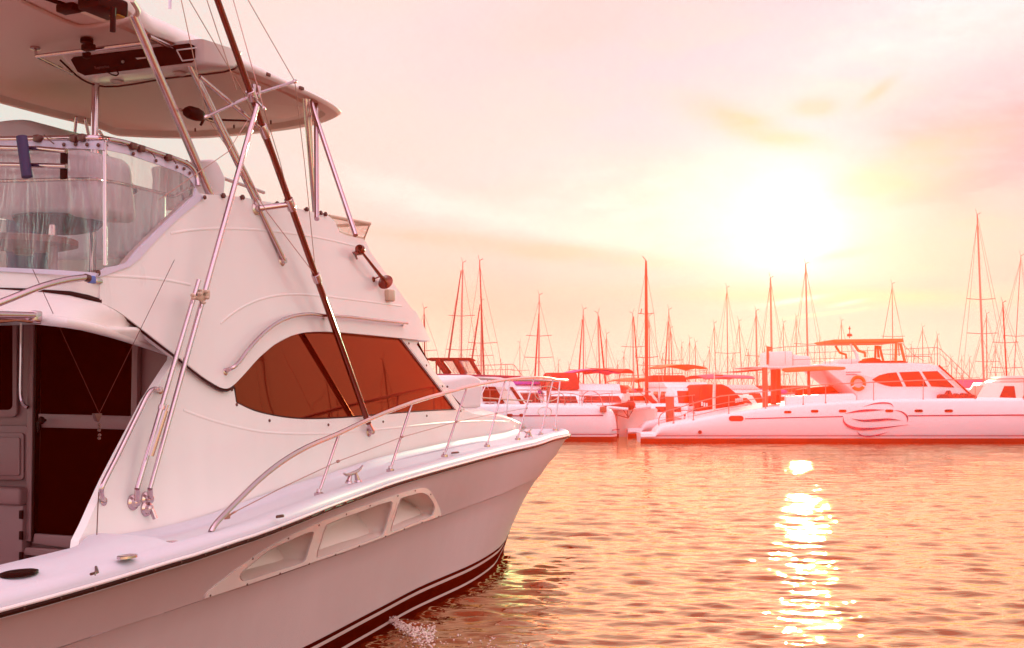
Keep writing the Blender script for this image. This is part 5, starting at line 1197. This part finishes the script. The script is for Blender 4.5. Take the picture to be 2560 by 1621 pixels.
# life ring: hangs on the saloon side, its own thing
rc = at(2145.6, 958.5, YC + 1.18)
ring = thing('life_ring', 'orange and white life ring hanging on the saloon side of the large catamaran', 'life ring', tuple(rc))
mb = MB(); r1, r2 = .30, .085
rows = [[((r1 + r2 * math.cos(b)) * math.cos(a), r2 * .8 * math.sin(b), (r1 + r2 * math.cos(b)) * math.sin(a)) for b in [k * math.pi / 6 for k in range(12)]] for a in [k * math.pi / 16 for k in range(33)]]
mb.grid(rows, closed=True, flip=True); mb.build('ring', M['orange'], ring)
mb = MB()
for a in (-.5, 3.64):
    rows = [[((r1 + r2 * 1.06 * math.cos(b)) * math.cos(a + d), r2 * .86 * math.sin(b), (r1 + r2 * 1.06 * math.cos(b)) * math.sin(a + d)) for b in [k * math.pi / 6 for k in range(12)]] for d in (-.1, -.05, 0, .05, .1)]
    mb.grid(rows, closed=True, flip=True)
mb.build('reflective_band', M['w'], ring)
# ---------------- the white catamaran on the left, behind the yacht's bow
YL = 59.0; lo_ = at(1540, 1102, YL); lo_.z = 0
catl = thing('white_catamaran', 'white motor catamaran half hidden behind the bow of the near yacht, dark slanted windows', 'catamaran', tuple(lo_))
gl_ = lambda d=0.0: (lambda x, y: tuple(at(x, y, YL + d) - lo_))
ltop = [(960, 1008), (1100, 1010), (1250, 1011), (1400, 1012.6), (1480, 1015), (1517, 1018), (1532, 1027), (1540, 1040), (1545, 1060), (1546.5, 1085)]
mb = MB(); side_hull(mb, ltop, None, 2.0, 0, .5, gl_()); side_hull(mb, ltop, None, 2.0, 0, .5, gl_(), far=6)
P = [gl_()(x, y) for x, y in ltop[:6]]
mb.grid([[(p[0], 1.0, p[2] - .03) for p in P], [(p[0], 7.0, p[2] - .03) for p in P]], flip=True)
lh = mb.build('hull', [M['w'], M['bottom'], M['stripe']], catl, sharp=50)
fl = lambda x, y, o=.012: (lambda p: (p[0], -o, p[2]))(gl_()(x, y))
mb = MB(); ribbon(mb, [fl(1100, 1041), fl(1300, 1040), fl(1508, 1039)], .06, taper=False); ribbon(mb, [fl(1530, 1076), fl(1542, 1074.5), fl(1549, 1074)], .05, taper=False); mb.build('waist_stripe', M['stripe'], lh)
for x0, x1 in ((1263, 1282), (1298, 1309)):
    mb = MB(); pill(mb, x0, 1035, x1, 1042.5, lambda x, y: fl(x, y, .03)); mb.build('portlight', M['gear'], lh)
f = gl_(1.2)
mb = MB(); mb.prism([f(x, y) for x, y in [(980, 1014), (980, 938), (1101, 937), (1240, 940), (1275, 950), (1284, 956), (1318, 1014)]], (0, 4.6, 0), 0, .06); ls = mb.build('saloon', M['w'], catl, sharp=45)
mb = MB(); mb.prism([f(x, y) for x, y in [(1040, 937), (1098, 934.5), (1200, 937), (1302, 940), (1300, 944), (1200, 943), (1100, 941.5), (1040, 942)]], (0, 4.6, 0), 0, .015); mb.build('roof_edge', M['stripe'], ls)
s3 = lambda x, y, o=.03: (lambda p: (p[0], p[1] - o, p[2]))(f(x, y))
for q in ([(1207, 967), (1216, 967), (1253, 1004), (1207, 1004)], [(1219, 967), (1238, 967), (1262, 1008), (1243, 1008)], [(1241, 968), (1262, 968), (1290, 1010), (1266, 1010)], [(1273, 968), (1282, 968), (1313, 1012), (1302, 1012)]):
    mb = MB(); mb.prism([s3(x, y) for x, y in q], (0, .03, 0)); mb.build('saloon_window', M['bglass' if q[0][0] != 1241 else 'w2'], ls, smooth=False)
f3 = gl_(2.0)
mb = MB(); mb.prism([f3(x, y) for x, y in [(1064, 896.5), (1078, 894.5), (1175, 894.8), (1186, 898.5), (1180, 900.5), (1068, 900)]], (0, 3.2, 0), 0, .02); mb.build('hardtop', M['dark'], catl)
mb = MB()
for d in (0, 3.0):
    for pts, r in (([(1093, 902), (1117, 934)], .14), ([(1138, 900), (1158, 935)], .15), ([(1175, 900), (1196, 936)], .08), ([(1090, 901), (1091, 936)], .03)):
        mb.tube([tuple(Vector(f3(x, y)) + Vector((0, d, 0))) for x, y in pts], r, 6)
mb.build('hardtop_leg', M['dark'], catl)
mb = MB(); mb.prism([f3(x, y) for x, y in [(1110, 902), (1172, 902), (1192, 935), (1135, 935)]], (0, .02, 0)); mb.build('side_screen', M['clear'], catl, smooth=False)
for d in (1.3, 5.0):
    f5 = gl_(d); mb = MB()
    mb.tube([f5(x, y) for x, y in [(1189, 914), (1235, 913), (1281, 911), (1286, 914), (1306, 940)]], .018, 5); mb.tube([f5(x, y) for x, y in [(1195, 926), (1240, 925), (1284, 924)]], .014, 5)
    for x, y in ((1220, 913), (1252, 897), (1264, 912), (1268, 912), (1285, 912)): mb.tube([f5(x, y), f5(x, 941)], .014, 5)
    mb.build('roof_rail', M['rail'], catl)
mb = MB()
f5 = gl_(.15)
mb.tube([f5(x, y) for x, y in [(1200, 975), (1320, 976), (1400, 977), (1500, 978), (1625, 979)]], .016, 5); mb.tube([f5(x, y) for x, y in [(1400, 1000), (1500, 1003), (1600, 1005)]], .010, 4)
for x in (1225, 1320, 1455, 1530): mb.tube([f5(x, 976.5), f5(x, 1014)], .016, 5)
for pts in ([(1411, 1020), (1412, 1002), (1408, 988), (1395, 980)], [(1453, 1000), (1460, 985), (1472, 978), (1487, 980), (1499, 990), (1506, 1008), (1508, 1018)], [(1565, 978), (1590, 978), (1608, 988), (1616, 1005), (1617, 1014)]): mb.tube([f5(x, y) for x, y in sm(pts, 4)], .022, 5)
mb.build('guard_rail', M['rail'], catl)
mb = MB(); rg = random.Random(8); q = [(1208, 1014)] + [(1210 + i * 7, 1011 - rg.uniform(0, 4)) for i in range(8)] + [(1262, 1014)]; mb.prism([gl_(.6)(x, y) for x, y in q], (0, .8, 0))
mb.prism([gl_(.3)(x, y) for x, y in [(1218, 1028), (1222, 1020), (1230, 1016), (1238, 1022), (1246, 1030), (1240, 1033)]], (0, .5, 0), 0, .04); mb.build('deck_gear', M['gear'], catl)
mb = MB(); c = gl_(-.12)(1508, 1024); mb.box(c, (.32, .22, .26), .03); mb.build('stern_bucket', M['wood'], catl)
# ---------------- sailing catamaran seen bow-on between the two
YM = 64.0; mo = at(1600, 1088, YM); mo.z = 0
catm = thing('sailing_catamaran', 'cream sailing catamaran seen bow on between the two white ones, thick brown mast', 'catamaran', tuple(mo))
gm = lambda d=0.0: (lambda x, y: tuple(at(x, y, YM + d) - mo))
mb = MB()
a, b = gm()(1534, 1022), gm()(1648, 1016); zt2 = a[2]
rows = []
for d, k in ((0, .82), (.25, .93), (.8, 1.0), (3, 1.0), (9, 1.0)):
    cx = (a[0] + b[0]) / 2; w = (b[0] - a[0]) / 2 * k
    rows.append([(cx - w * s, d + .35 * (1 - q) * (1 if d < 1 else 0) , zt2 * q + (-.3 if q == 0 else 0)) for s, q in ((.96, 1), (1, .96), (1, .6), (.97, .25), (.92, .1), (.9, 0), (-.9, 0), (-.92, .1), (-.97, .25), (-1, .6), (-1, .96), (-.96, 1))])
mb.grid(rows, closed=True, mif=lambda i, j: 1 if 4 <= j <= 6 else 0); mb.f.append(tuple(range(12))); mb.m.append(0)
mb.build('hull', [M['w2'], M['bottom']], catm, sharp=50)
mb = MB(); mb.tube([gm(-.6)(1517, 1019), gm(-.6)(1570, 1024)], .09, 8); mb.tube([gm(-.6)(1590, 1021), gm(-.6)(1626, 1017)], .13, 8); mb.build('fore_beam', M['w'], catm)
mb = MB()
for pts in ([(1559, 1026), (1571, 1045), (1582, 1026)], [(1567, 1022), (1571, 1045)], [(1540, 1037), (1571, 1046)]): mb.tube([gm(-.65)(x, y) for x, y in pts], .03, 5)
mb.build('dolphin_striker', M['mastd'], catm)
mb = MB(); mb.prism([gm(-.3)(x, y) for x, y in [(1490, 1016), (1530, 1014), (1570, 1006), (1575, 1018), (1560, 1021), (1520, 1019)]], (0, 1.2, 0), 0, .04); mb.lathe(gm(-.5)(1576, 1013), (0, -1, 0), [(.0, -.4), (.25, -.3), (.27, 0), (.1, .12)], 10); mb.build('anchor_winch', M['gear'], catm)
mb = MB()
for pts in ([(1561, 1005), (1570, 975)], [(1574, 1003), (1570, 975)], [(1568, 975), (1569, 1005)]): mb.tube([gm(0)(x, y) for x, y in pts], .035, 5)
mb.build('pulpit', M['w2'], catm)
m0, m1 = gm(3)(1617, 1015), gm(3)(1615, 652)
mb = MB(); mb.tube([m0, lerp3(m0, m1, .5), lerp3(m0, m1, .92), m1], [.10, .095, .075, .05], 10); mb.tube([m1, (m1[0] - .2, m1[1], m1[2] + .25)], .02, 5); mst = mb.build('mast', M['mastd'], catm)
mb = MB()
for y, w in ((785, 19), (894, 28)): mb.tube([gm(3)(1615 - w, y - 1), gm(3)(1616, y + 1), gm(3)(1615 + w + 2, y - 2)], .025, 5)
mb.build('spreader', M['rig'], mst)
mb = MB()
for s in (-1, 1): mb.tube([gm(3)(1615, 672), gm(3)(1615 + 20 * s, 785), gm(3)(1616 + 28 * s, 894), gm(3)(1617 + 34 * s, 1012)], .010, 4); mb.tube([gm(3)(1616, 785), gm(3)(1616 + 28 * s, 894)], .008, 4)
mb.tube([gm(3)(1602, 785), gm(3)(1604, 772)], .03, 4); mb.build('rigging', M['rig'], mst)
mb = MB(); mb.prism([gm(4)(x, y) for x, y in [(1560, 1014), (1566, 990), (1580, 984), (1630, 982), (1645, 1000), (1645, 1014)]], (0, 4, 0), 0, .08); mb.build('cabin', M['w2'], catm, sharp=50)
mb = MB(); mb.prism([gm(3.96)(x, y) for x, y in [(1570, 1003), (1574, 991), (1628, 989), (1636, 1002)]], (0, .03, 0)); mb.build('cabin_window', M['bglass'], catm, smooth=False)
mb = MB(); mb.tube([gm(2)(1612, 987), gm(2)(1640, 1010)], .12, 8); mb.build('sail_cover', M['red'], catm)
# --- piles, lamp and power pedestal on the pontoon
def pile(x0, x1, ytop, ybot, Y, label, cap=0, name='timber_pile'):
    b = at((x0 + x1) / 2, ybot, Y); t = at((x0 + x1) / 2, ytop, Y); r = (x1 - x0) / 2 * Y / F
    o = thing(name, label, 'mooring pile', (b.x, b.y, 0), 0, 'piles of the pontoon')
    mb = MB(); mb.tube([(0, 0, -1), (0, 0, 1), (0, 0, t.z)], [r * 1.03, r, r * .97], 14); mb.build('post', M['wood'], o)
    if cap:
        zc = cap * Y / F; mb = MB(); mb.lathe((0, 0, t.z - .02), (0, 0, 1), [(r * 1.12, -.12), (r * 1.12, 0), (.03, zc), (.005, zc + .01)], 16); mb.build('cone_cap', M['w'], o, sharp=30)
    return o
pile(1664.5, 1686, 985, 1062, 62, 'stout timber pile with a white cone cap left of the large catamaran stern', 18)
pile(1704, 1720, 1019, 1062, 61, 'low pile with a small white cone cap beside the large catamaran stern', 10)
pile(1366, 1378, 935, 1010, 66, 'plain brown pile showing through the bow rail')
lp_ = at(1785, 1040, 62); lo2 = thing('street_lamp', 'hooked lamp post on the pontoon in front of the tarpaulin boat', 'street lamp', (lp_.x, lp_.y, 0))
mb = MB(); fz = lambda x, y: tuple(Vector(at(x, y, 62)) - Vector((lp_.x, lp_.y, 0)))
mb.tube([(0, 0, 0), fz(1785, 990), fz(1786, 960)], .08, 8); mb.tube(sm([fz(1786, 962), fz(1786.5, 935), fz(1789, 928), fz(1793, 927), fz(1797, 930), fz(1798, 937)], 4), .03, 8); mb.build('pole', M['w2'], lo2)
mb = MB(); a = fz(1797, 938); mb.box((a[0], a[1], a[2] - .02), (.42, .2, .07), .02); mb.build('lamp_head', M['mastd'], lo2)
pp = at(1711, 1055, 60.5); ped = thing('power_pedestal', 'white shore power pedestal with two red sockets by the catamaran stern', 'power pedestal', (pp.x, pp.y, 0))
mb = MB(); mb.box((0, 0, .72), (.3, .25, 1.44), .03); mb.build('cabinet', M['w'], ped)
for z in (1.22, 1.05): mb = MB(); mb.box((0, -.135, z), (.1, .03, .11), .01); mb.build('socket', M['red'], ped)
# pontoon strip the boats lie against
mb = MB(); pa = at(1480, 1060, 68); mb.box((pa.x + 12, 69, .25), (70, 1.6, .5), .05); po = mb.build('pontoon', M['wood'], None); tag(po, 'low timber pontoon running between the moored rows', 'pontoon')
# ================================================================== water, sky, light, flare haze
SUN_AZ, SUN_EL = R(13.6), R(7.6)
SD = Vector((math.sin(SUN_AZ) * math.cos(SUN_EL), math.cos(SUN_AZ) * math.cos(SUN_EL), math.sin(SUN_EL)))
def water():
    rng = np.random.default_rng(5)
    na, nr = 760, 1350
    ang = np.radians(np.concatenate([np.linspace(-60, -28, 80)[:-1], np.linspace(-28, 28, na - 160), np.linspace(28, 75, 82)[1:]])); rr = 3.5 * np.exp(np.linspace(0, math.log(170 / 3.5), nr))
    A, Rr = np.meshgrid(ang, rr); X = Rr * np.sin(A); Y = Rr * np.cos(A); Z = np.zeros_like(X)
    step = Rr * (math.log(170 / 3.5) / nr)
    for i in range(120):
        L = .17 * (5.5 ** rng.random()) if i < 110 else rng.uniform(1.5, 4); th = rng.normal(0, .27 if L > .5 else .36) + (math.pi if rng.random() < .2 else 0) + .12
        k = 2 * math.pi / L; amp = .0060 * L ** .92 * rng.uniform(.5, 1.2) * (.35 if L > 1 else 1); ph = rng.uniform(0, 6.28)
        fade = np.clip((L / step - 2.5) / 3, 0, 1)
        q = k * (X * math.sin(th) + Y * math.cos(th)) + ph
        # patchy wave groups, sharper crests
        g = .7 + .3 * np.sin(.23 * k * (X * math.cos(th * 2.1 + i) + Y * math.sin(th * 1.7 + i)) + i)
        Z += amp * g * fade * (np.sin(q) + .30 * np.sin(2 * q + 1.2))
    Z *= .86 * np.clip(1.15 - (Rr - 22) / 45, .3, 1.0)
    v = np.stack([X, Y, Z], -1).reshape(-1, 3)
    i0 = (np.arange(nr - 1)[:, None] * na + np.arange(na - 1)[None, :]).ravel()
    f = np.stack([i0, i0 + 1, i0 + na + 1, i0 + na], -1)[:, ::-1]
    o = len(v); far = np.array([(-3000, -300, -.10), (3000, -300, -.10), (3000, 4000, -.10), (-3000, 4000, -.10)])
    v = np.vstack([v, far])
    me = bpy.data.meshes.new('water')
    me.vertices.add(len(v)); me.vertices.foreach_set('co', v.ravel().astype(np.float32))
    nf = len(f); me.loops.add(nf * 4 + 4); me.polygons.add(nf + 1)
    me.loops.foreach_set('vertex_index', np.concatenate([f.ravel(), np.arange(o, o + 4)]).astype(np.int32))
    me.polygons.foreach_set('loop_start', (np.arange(nf + 1) * 4).astype(np.int32))
    me.polygons.foreach_set('use_smooth', [True] * (nf + 1)); me.update(calc_edges=True); me.validate()
    m = bpy.data.materials.new('sea_water'); m.use_nodes = True; nt = m.node_tree; b = nt.nodes['Principled BSDF']; N = nt.nodes.new; Lk = nt.links.new
    nt.nodes.remove(b); out = nt.nodes['Material Output']
    df = N('ShaderNodeBsdfDiffuse'); df.inputs[0].default_value = WATER_BASE; gs = N('ShaderNodeBsdfGlossy'); gs.inputs[0].default_value = WATER_TINT; gs.inputs['Roughness'].default_value = .015
    lw = N('ShaderNodeLayerWeight'); fr = N('ShaderNodeMapRange'); fr.inputs[1].default_value = .5; fr.inputs[2].default_value = .88; fr.inputs[3].default_value = .14; fr.inputs[4].default_value = 1.0; Lk(lw.outputs['Facing'], fr.inputs[0])
    ms = N('ShaderNodeMixShader'); Lk(fr.outputs[0], ms.inputs[0]); Lk(df.outputs[0], ms.inputs[1]); Lk(gs.outputs[0], ms.inputs[2]); Lk(ms.outputs[0], out.inputs[0])
    tc = N('ShaderNodeTexCoord'); mp = N('ShaderNodeMapping'); mp.inputs['Scale'].default_value = (.8, 2.2, 1); Lk(tc.outputs['Object'], mp.inputs[0])
    n1 = N('ShaderNodeTexNoise'); n1.inputs['Scale'].default_value = 3.4; n1.inputs['Detail'].default_value = 2; n1.inputs['Roughness'].default_value = .55; n1.inputs['Distortion'].default_value = .6; Lk(mp.outputs[0], n1.inputs[0])
    bp = N('ShaderNodeBump'); bp.inputs['Strength'].default_value = .22; bp.inputs['Distance'].default_value = .05; Lk(n1.outputs[0], bp.inputs['Height']); Lk(bp.outputs[0], gs.inputs['Normal']); Lk(bp.outputs[0], df.inputs['Normal']); Lk(bp.outputs[0], lw.inputs['Normal'])
    me.materials.append(m)
    w = bpy.data.objects.new('water', me); COL.objects.link(w); tag(w, kind='structure')
WATER_BASE = (.24, .03, .005, 1); WATER_TINT = (1, .86, .54, 1)
water()
def world():
    w = bpy.data.worlds.new('World'); scene.world = w; w.use_nodes = True; nt = w.node_tree; N = nt.nodes.new; L = nt.links.new
    bg = nt.nodes['Background']; out = nt.nodes['World Output']
    sky = N('ShaderNodeTexSky'); sky.sky_type = 'NISHITA'; sky.sun_disc = False; sky.sun_elevation = SUN_EL; sky.sun_rotation = SUN_AZ; sky.air_density = 1.5; sky.dust_density = 4
    L(sky.outputs[0], bg.inputs[0]); bg.inputs[1].default_value = .05
    tc = N('ShaderNodeTexCoord'); D = tc.outputs['Generated']
    sep = N('ShaderNodeSeparateXYZ'); L(D, sep.inputs[0])
    def dot(v):
        n = N('ShaderNodeVectorMath'); n.operation = 'DOT_PRODUCT'; L(D, n.inputs[0]); n.inputs[1].default_value = v; return n.outputs['Value']
    def mth(op, a, b=None, c=None):
        n = N('ShaderNodeMath'); n.operation = op
        for i, x in enumerate((a, b, c)):
            if x is None: continue
            if isinstance(x, (int, float)): n.inputs[i].default_value = x
            else: L(x, n.inputs[i])
        return n.outputs[0]
    def ramp(v, stops):
        n = N('ShaderNodeValToRGB'); L(v, n.inputs[0]); e = n.color_ramp.elements
        while len(e) < len(stops): e.new(.5)
        for el, (p, c) in zip(e, stops): el.position = p; el.color = (*c, 1)
        return n.outputs[0]
    def mix(f, a, b, mode='MIX'):
        n = N('ShaderNodeMix'); n.data_type = 'RGBA'; n.blend_type = mode
        for i, x in ((0, f), (6, a), (7, b)):
            if isinstance(x, (int, float)): n.inputs[i].default_value = x
            elif isinstance(x, tuple): n.inputs[i].default_value = (*x, 1)
            else: L(x, n.inputs[i])
        return n.outputs[2]
    base = ramp(sep.outputs[2], SKY_RAMP)
    sd = dot(tuple(SD)); s01 = mth('MULTIPLY_ADD', sd, .5, .5)
    az = ramp(s01, SKY_AZ)
    base = mix(1.0, base, az, 'MULTIPLY')
    # wide warm glow of the veiled sun, then the burnt-out core
    def glow(p): return mth('POWER', mth('MAXIMUM', sd, 0.0), p)
    # cloud noise, stretched along the horizon
    mp = N('ShaderNodeMapping'); mp.inputs['Scale'].default_value = (3.2, 3.2, 13); mp.inputs['Rotation'].default_value = (0, R(7), 0); L(D, mp.inputs[0])
    no = N('ShaderNodeTexNoise'); no.inputs['Scale'].default_value = 1.6; no.inputs['Detail'].default_value = 7; no.inputs['Roughness'].default_value = .55; no.inputs['Distortion'].default_value = .5; L(mp.outputs[0], no.inputs[0])
    cl = mth('SMOOTH_MIN', 1.0, mth('MAXIMUM', mth('MULTIPLY', mth('SUBTRACT', no.outputs[0], .44), 5.0), 0.0), .1)
    base = mix(mth('MULTIPLY', cl, .35), base, (1.0, .80, .66))
    # single clouds: soft ellipses in azimuth / elevation, frayed by noise
    azn = N('ShaderNodeMath'); azn.operation = 'ARCTAN2'; L(sep.outputs[0], azn.inputs[0]); L(sep.outputs[1], azn.inputs[1]); az_ = azn.outputs[0]
    el_ = mth('ARCSINE', sep.outputs[2])
    m2 = N('ShaderNodeMapping'); m2.inputs['Scale'].default_value = (9, 9, 26); L(D, m2.inputs[0])
    n2 = N('ShaderNodeTexNoise'); n2.inputs['Scale'].default_value = 1.7; n2.inputs['Detail'].default_value = 8; n2.inputs['Roughness'].default_value = .6; L(m2.outputs[0], n2.inputs[0])
    fray = mth('SUBTRACT', n2.outputs[0], .5)
    def cloud(x, y, wx, wy, tilt, amt, col, rag=3.0):
        nonlocal base
        d = ray(x, y).normalized(); a0 = math.atan2(d.x, d.y); e0 = math.asin(d.z); c, s = math.cos(R(tilt)), math.sin(R(tilt))
        da = mth('SUBTRACT', az_, a0); de = mth('SUBTRACT', el_, e0)
        p = mth('DIVIDE', mth('ADD', mth('MULTIPLY', da, c), mth('MULTIPLY', de, -s)), wx / F); q = mth('DIVIDE', mth('ADD', mth('MULTIPLY', da, s), mth('MULTIPLY', de, c)), wy / F)
        r = mth('ADD', mth('ADD', mth('MULTIPLY', p, p), mth('MULTIPLY', q, q)), mth('MULTIPLY', fray, rag))
        k = mth('POWER', 2.718, mth('MULTIPLY', mth('MAXIMUM', r, 0.0), -1.0))
        base = mix(mth('MULTIPLY', k, amt), base, col)
    for a in SKY_CLOUDS: cloud(*a)
    g1 = mix(1.0, base, mix(1.0, GLOW1, glow(70), 'MULTIPLY'), 'ADD')
    # the bright veil rises above the sun and is cut off by the cloud bank below it
    d2 = ray(1985, 560).normalized(); k2 = mth('POWER', mth('MAXIMUM', dot(tuple(d2)), 0.0), 420)
    k3 = mth('POWER', mth('MAXIMUM', dot(tuple(d2)), 0.0), 1800)
    e1 = math.asin(ray(2000, 720).normalized().z); sw = N('ShaderNodeMapRange'); sw.interpolation_type = 'SMOOTHSTEP'; sw.inputs[1].default_value = e1 - .004; sw.inputs[2].default_value = e1 + .016; L(mth('ADD', el_, mth('MULTIPLY', fray, .03)), sw.inputs[0]); cut = sw.outputs[0]
    g2 = mix(1.0, g1, mix(1.0, GLOW2, mth('MULTIPLY', k2, mth('MULTIPLY_ADD', cut, .7, .3)), 'MULTIPLY'), 'ADD')
    g4 = mix(1.0, g2, mix(1.0, GLOW3, mth('MULTIPLY', k3, cut), 'MULTIPLY'), 'ADD')
    base = g4
    for a in SKY_STREAKS: cloud(*a)
    g4 = base
    b2 = N('ShaderNodeBackground'); L(g4, b2.inputs[0]); b2.inputs[1].default_value = 1.0
    mx = N('ShaderNodeMixShader'); mx.inputs[0].default_value = .97; L(bg.outputs[0], mx.inputs[1]); L(b2.outputs[0], mx.inputs[2]); L(mx.outputs[0], out.inputs[0])
SKY_RAMP = [(0, (1.22, .84, .62)), (.035, (1.22, .84, .62)), (.08, (1.22, .72, .56)), (.14, (1.22, .77, .68)), (.22, (1.22, .81, .76)), (.34, (1.2, .80, .78)), (.6, (1.22, .76, .84)), (1, (1.22, .80, .95))]
SKY_AZ = [(0, (1.2, 1.35, 1.8)), (.2, (1.6, 1.7, 2.0)), (.4, (2.5, 2.4, 2.4)), (.75, (.95, .96, 1.0)), (.93, (.80, .99, .97)), (.98, (.96, .98, 1.0)), (1, (1.0, .81, 1.04))]
GLOW1 = (.0, .0, .0); GLOW2 = (.10, .20, .26); GLOW3 = (.25, .25, .35)
PK, TN, CR = (1.0, .46, .56), (1.0, .60, .46), (1.08, .93, .84)
SKY_CLOUDS = [(1700, 540, 420, 140, 8, .7, (1.08, .96, .90), 3), (2460, 40, 420, 120, -8, .75, (1.05, .98, .98), 3), (2500, 360, 330, 150, -18, .9, PK, 4), (2260, 430, 260, 60, -20, .8, (1.0, .66, .52), 4), (1860, 310, 120, 34, 22, .9, TN, 3), (1980, 352, 90, 22, 10, .8, TN, 3), (2040, 268, 55, 24, 0, .6, TN, 3), (2195, 228, 50, 14, -35, .6, TN, 2), (2400, 600, 300, 90, -8, .5, (1.0, .72, .56), 3),
  (1180, 530, 330, 34, 10, .8, CR, 4), (1000, 470, 180, 26, 14, .7, CR, 4), (1620, 600, 330, 34, 9, .7, CR, 4), (1300, 622, 380, 24, 6, .65, (1.0, .64, .46), 3), (1420, 60, 240, 90, -10, .5, (1.0, .68, .64), 3), (1150, 130, 120, 200, 10, .45, (.86, .72, .74), 3), (1300, 780, 320, 80, 4, .3, (1.0, .58, .42), 2)]
SKY_STREAKS = [(2090, 742, 420, 20, 2, .55, (1.0, .80, .50), 2), (1985, 752, 75, 7, -8, 1.0, (1.1, 1.05, .95), 2), (2120, 758, 40, 5, -10, .8, (1.1, 1.02, .85), 2), (2060, 785, 90, 5, -6, .6, (1.05, .96, .70), 2), (2110, 636, 70, 12, -10, .7, (1.0, .90, .66), 2)]
world()
sun = bpy.data.objects.new('sun', bpy.data.lights.new('sun', 'SUN')); COL.objects.link(sun)
sun.data.energy = 3.0; sun.data.angle = R(.6); sun.data.color = (1, .66, .38)
sun.rotation_euler = SD.to_track_quat('Z', 'Y').to_euler(); sun.location = (0, 0, 60)
def haze():
    mb = MB(); mb.box((0, 60, 12.6), (300, 158, 27.4)); o = mb.build('haze', [], None, smooth=False); tag(o, kind='stuff')
    m = bpy.data.materials.new('flare_haze'); m.use_nodes = True; nt = m.node_tree; nt.nodes.remove(nt.nodes['Principled BSDF'])
    v = nt.nodes.new('ShaderNodeVolumePrincipled'); v.inputs['Color'].default_value = HAZE_COL; v.inputs['Density'].default_value = HAZE_D; v.inputs['Anisotropy'].default_value = HAZE_G
    v.inputs['Absorption Color'].default_value = (1, 1, 1, 1)
    nt.links.new(v.outputs[0], nt.nodes['Material Output'].inputs['Volume']); o.data.materials.append(m)
HAZE_COL = (1.0, .024, .006, 1); HAZE_D = .0075; HAZE_G = .85  # red scattering volume added to stand in for a warm flare over far darks
haze()
scene.view_settings.view_transform = 'Standard'; scene.view_settings.look = 'None'; scene.view_settings.gamma = 1; scene.view_settings.exposure = 0
scene.cycles.volume_bounces = 0; scene.cycles.max_bounces = 7; scene.cycles.diffuse_bounces = 3; scene.cycles.glossy_bounces = 4; scene.cycles.transparent_max_bounces = 12
scene.cycles.sample_clamp_indirect = 12; scene.cycles.caustics_reflective = False; scene.cycles.use_denoising = True
# ---- spray where the bilge water runs out beside the hull
rs = random.Random(21); mb = MB()
c0 = at(962, 1548, 9.0); c0 = Vector((at(975, 1560, 8.35).x, 8.35, 0))
P0, P1 = at(962, 1540, 8.5), at(1062, 1588, 8.2)
def blob(p, r):
    bm = bmesh.new(); bmesh.ops.create_icosphere(bm, subdivisions=1, radius=r)
    for v in bm.verts: v.co = Vector((v.co.x * rs.uniform(.7, 1.5), v.co.y * rs.uniform(.7, 1.3), v.co.z * rs.uniform(.5, 1.1)))
    bm.verts.index_update(); mb.add([v.co + p for v in bm.verts], [[v.index for v in f.verts] for f in bm.faces]); bm.free()
for i in range(520):
    t = rs.random() ** 1.1; x = 962 + t * 125; y = 1545 + 46 * min(1, t * 1.6) + rs.gauss(0, 3 + 13 * t)
    s = (y - 975) / 3000; Y = 2.5 / max(s, .05) * .985
    p = at(x + rs.gauss(0, 3), y, Y); z = max(.0, p.z) + (rs.random() ** 2 * .05 * (1 - t)); blob(Vector((p.x, p.y, z + .01)), rs.uniform(.003, .010) * (1 + t * .6))
for i in range(160):
    x = rs.uniform(1000, 1330); y = rs.uniform(1572, 1640); s = (y - 975) / 3000; Y = 2.5 / s * .985; p = at(x, y, Y); blob(Vector((p.x, p.y, .012)), rs.uniform(.004, .012))
fm = mat('white_foam', (.75, .55, .48), .5, var=.1)
o = mb.build('spray', fm, None); tag(o, kind='stuff')
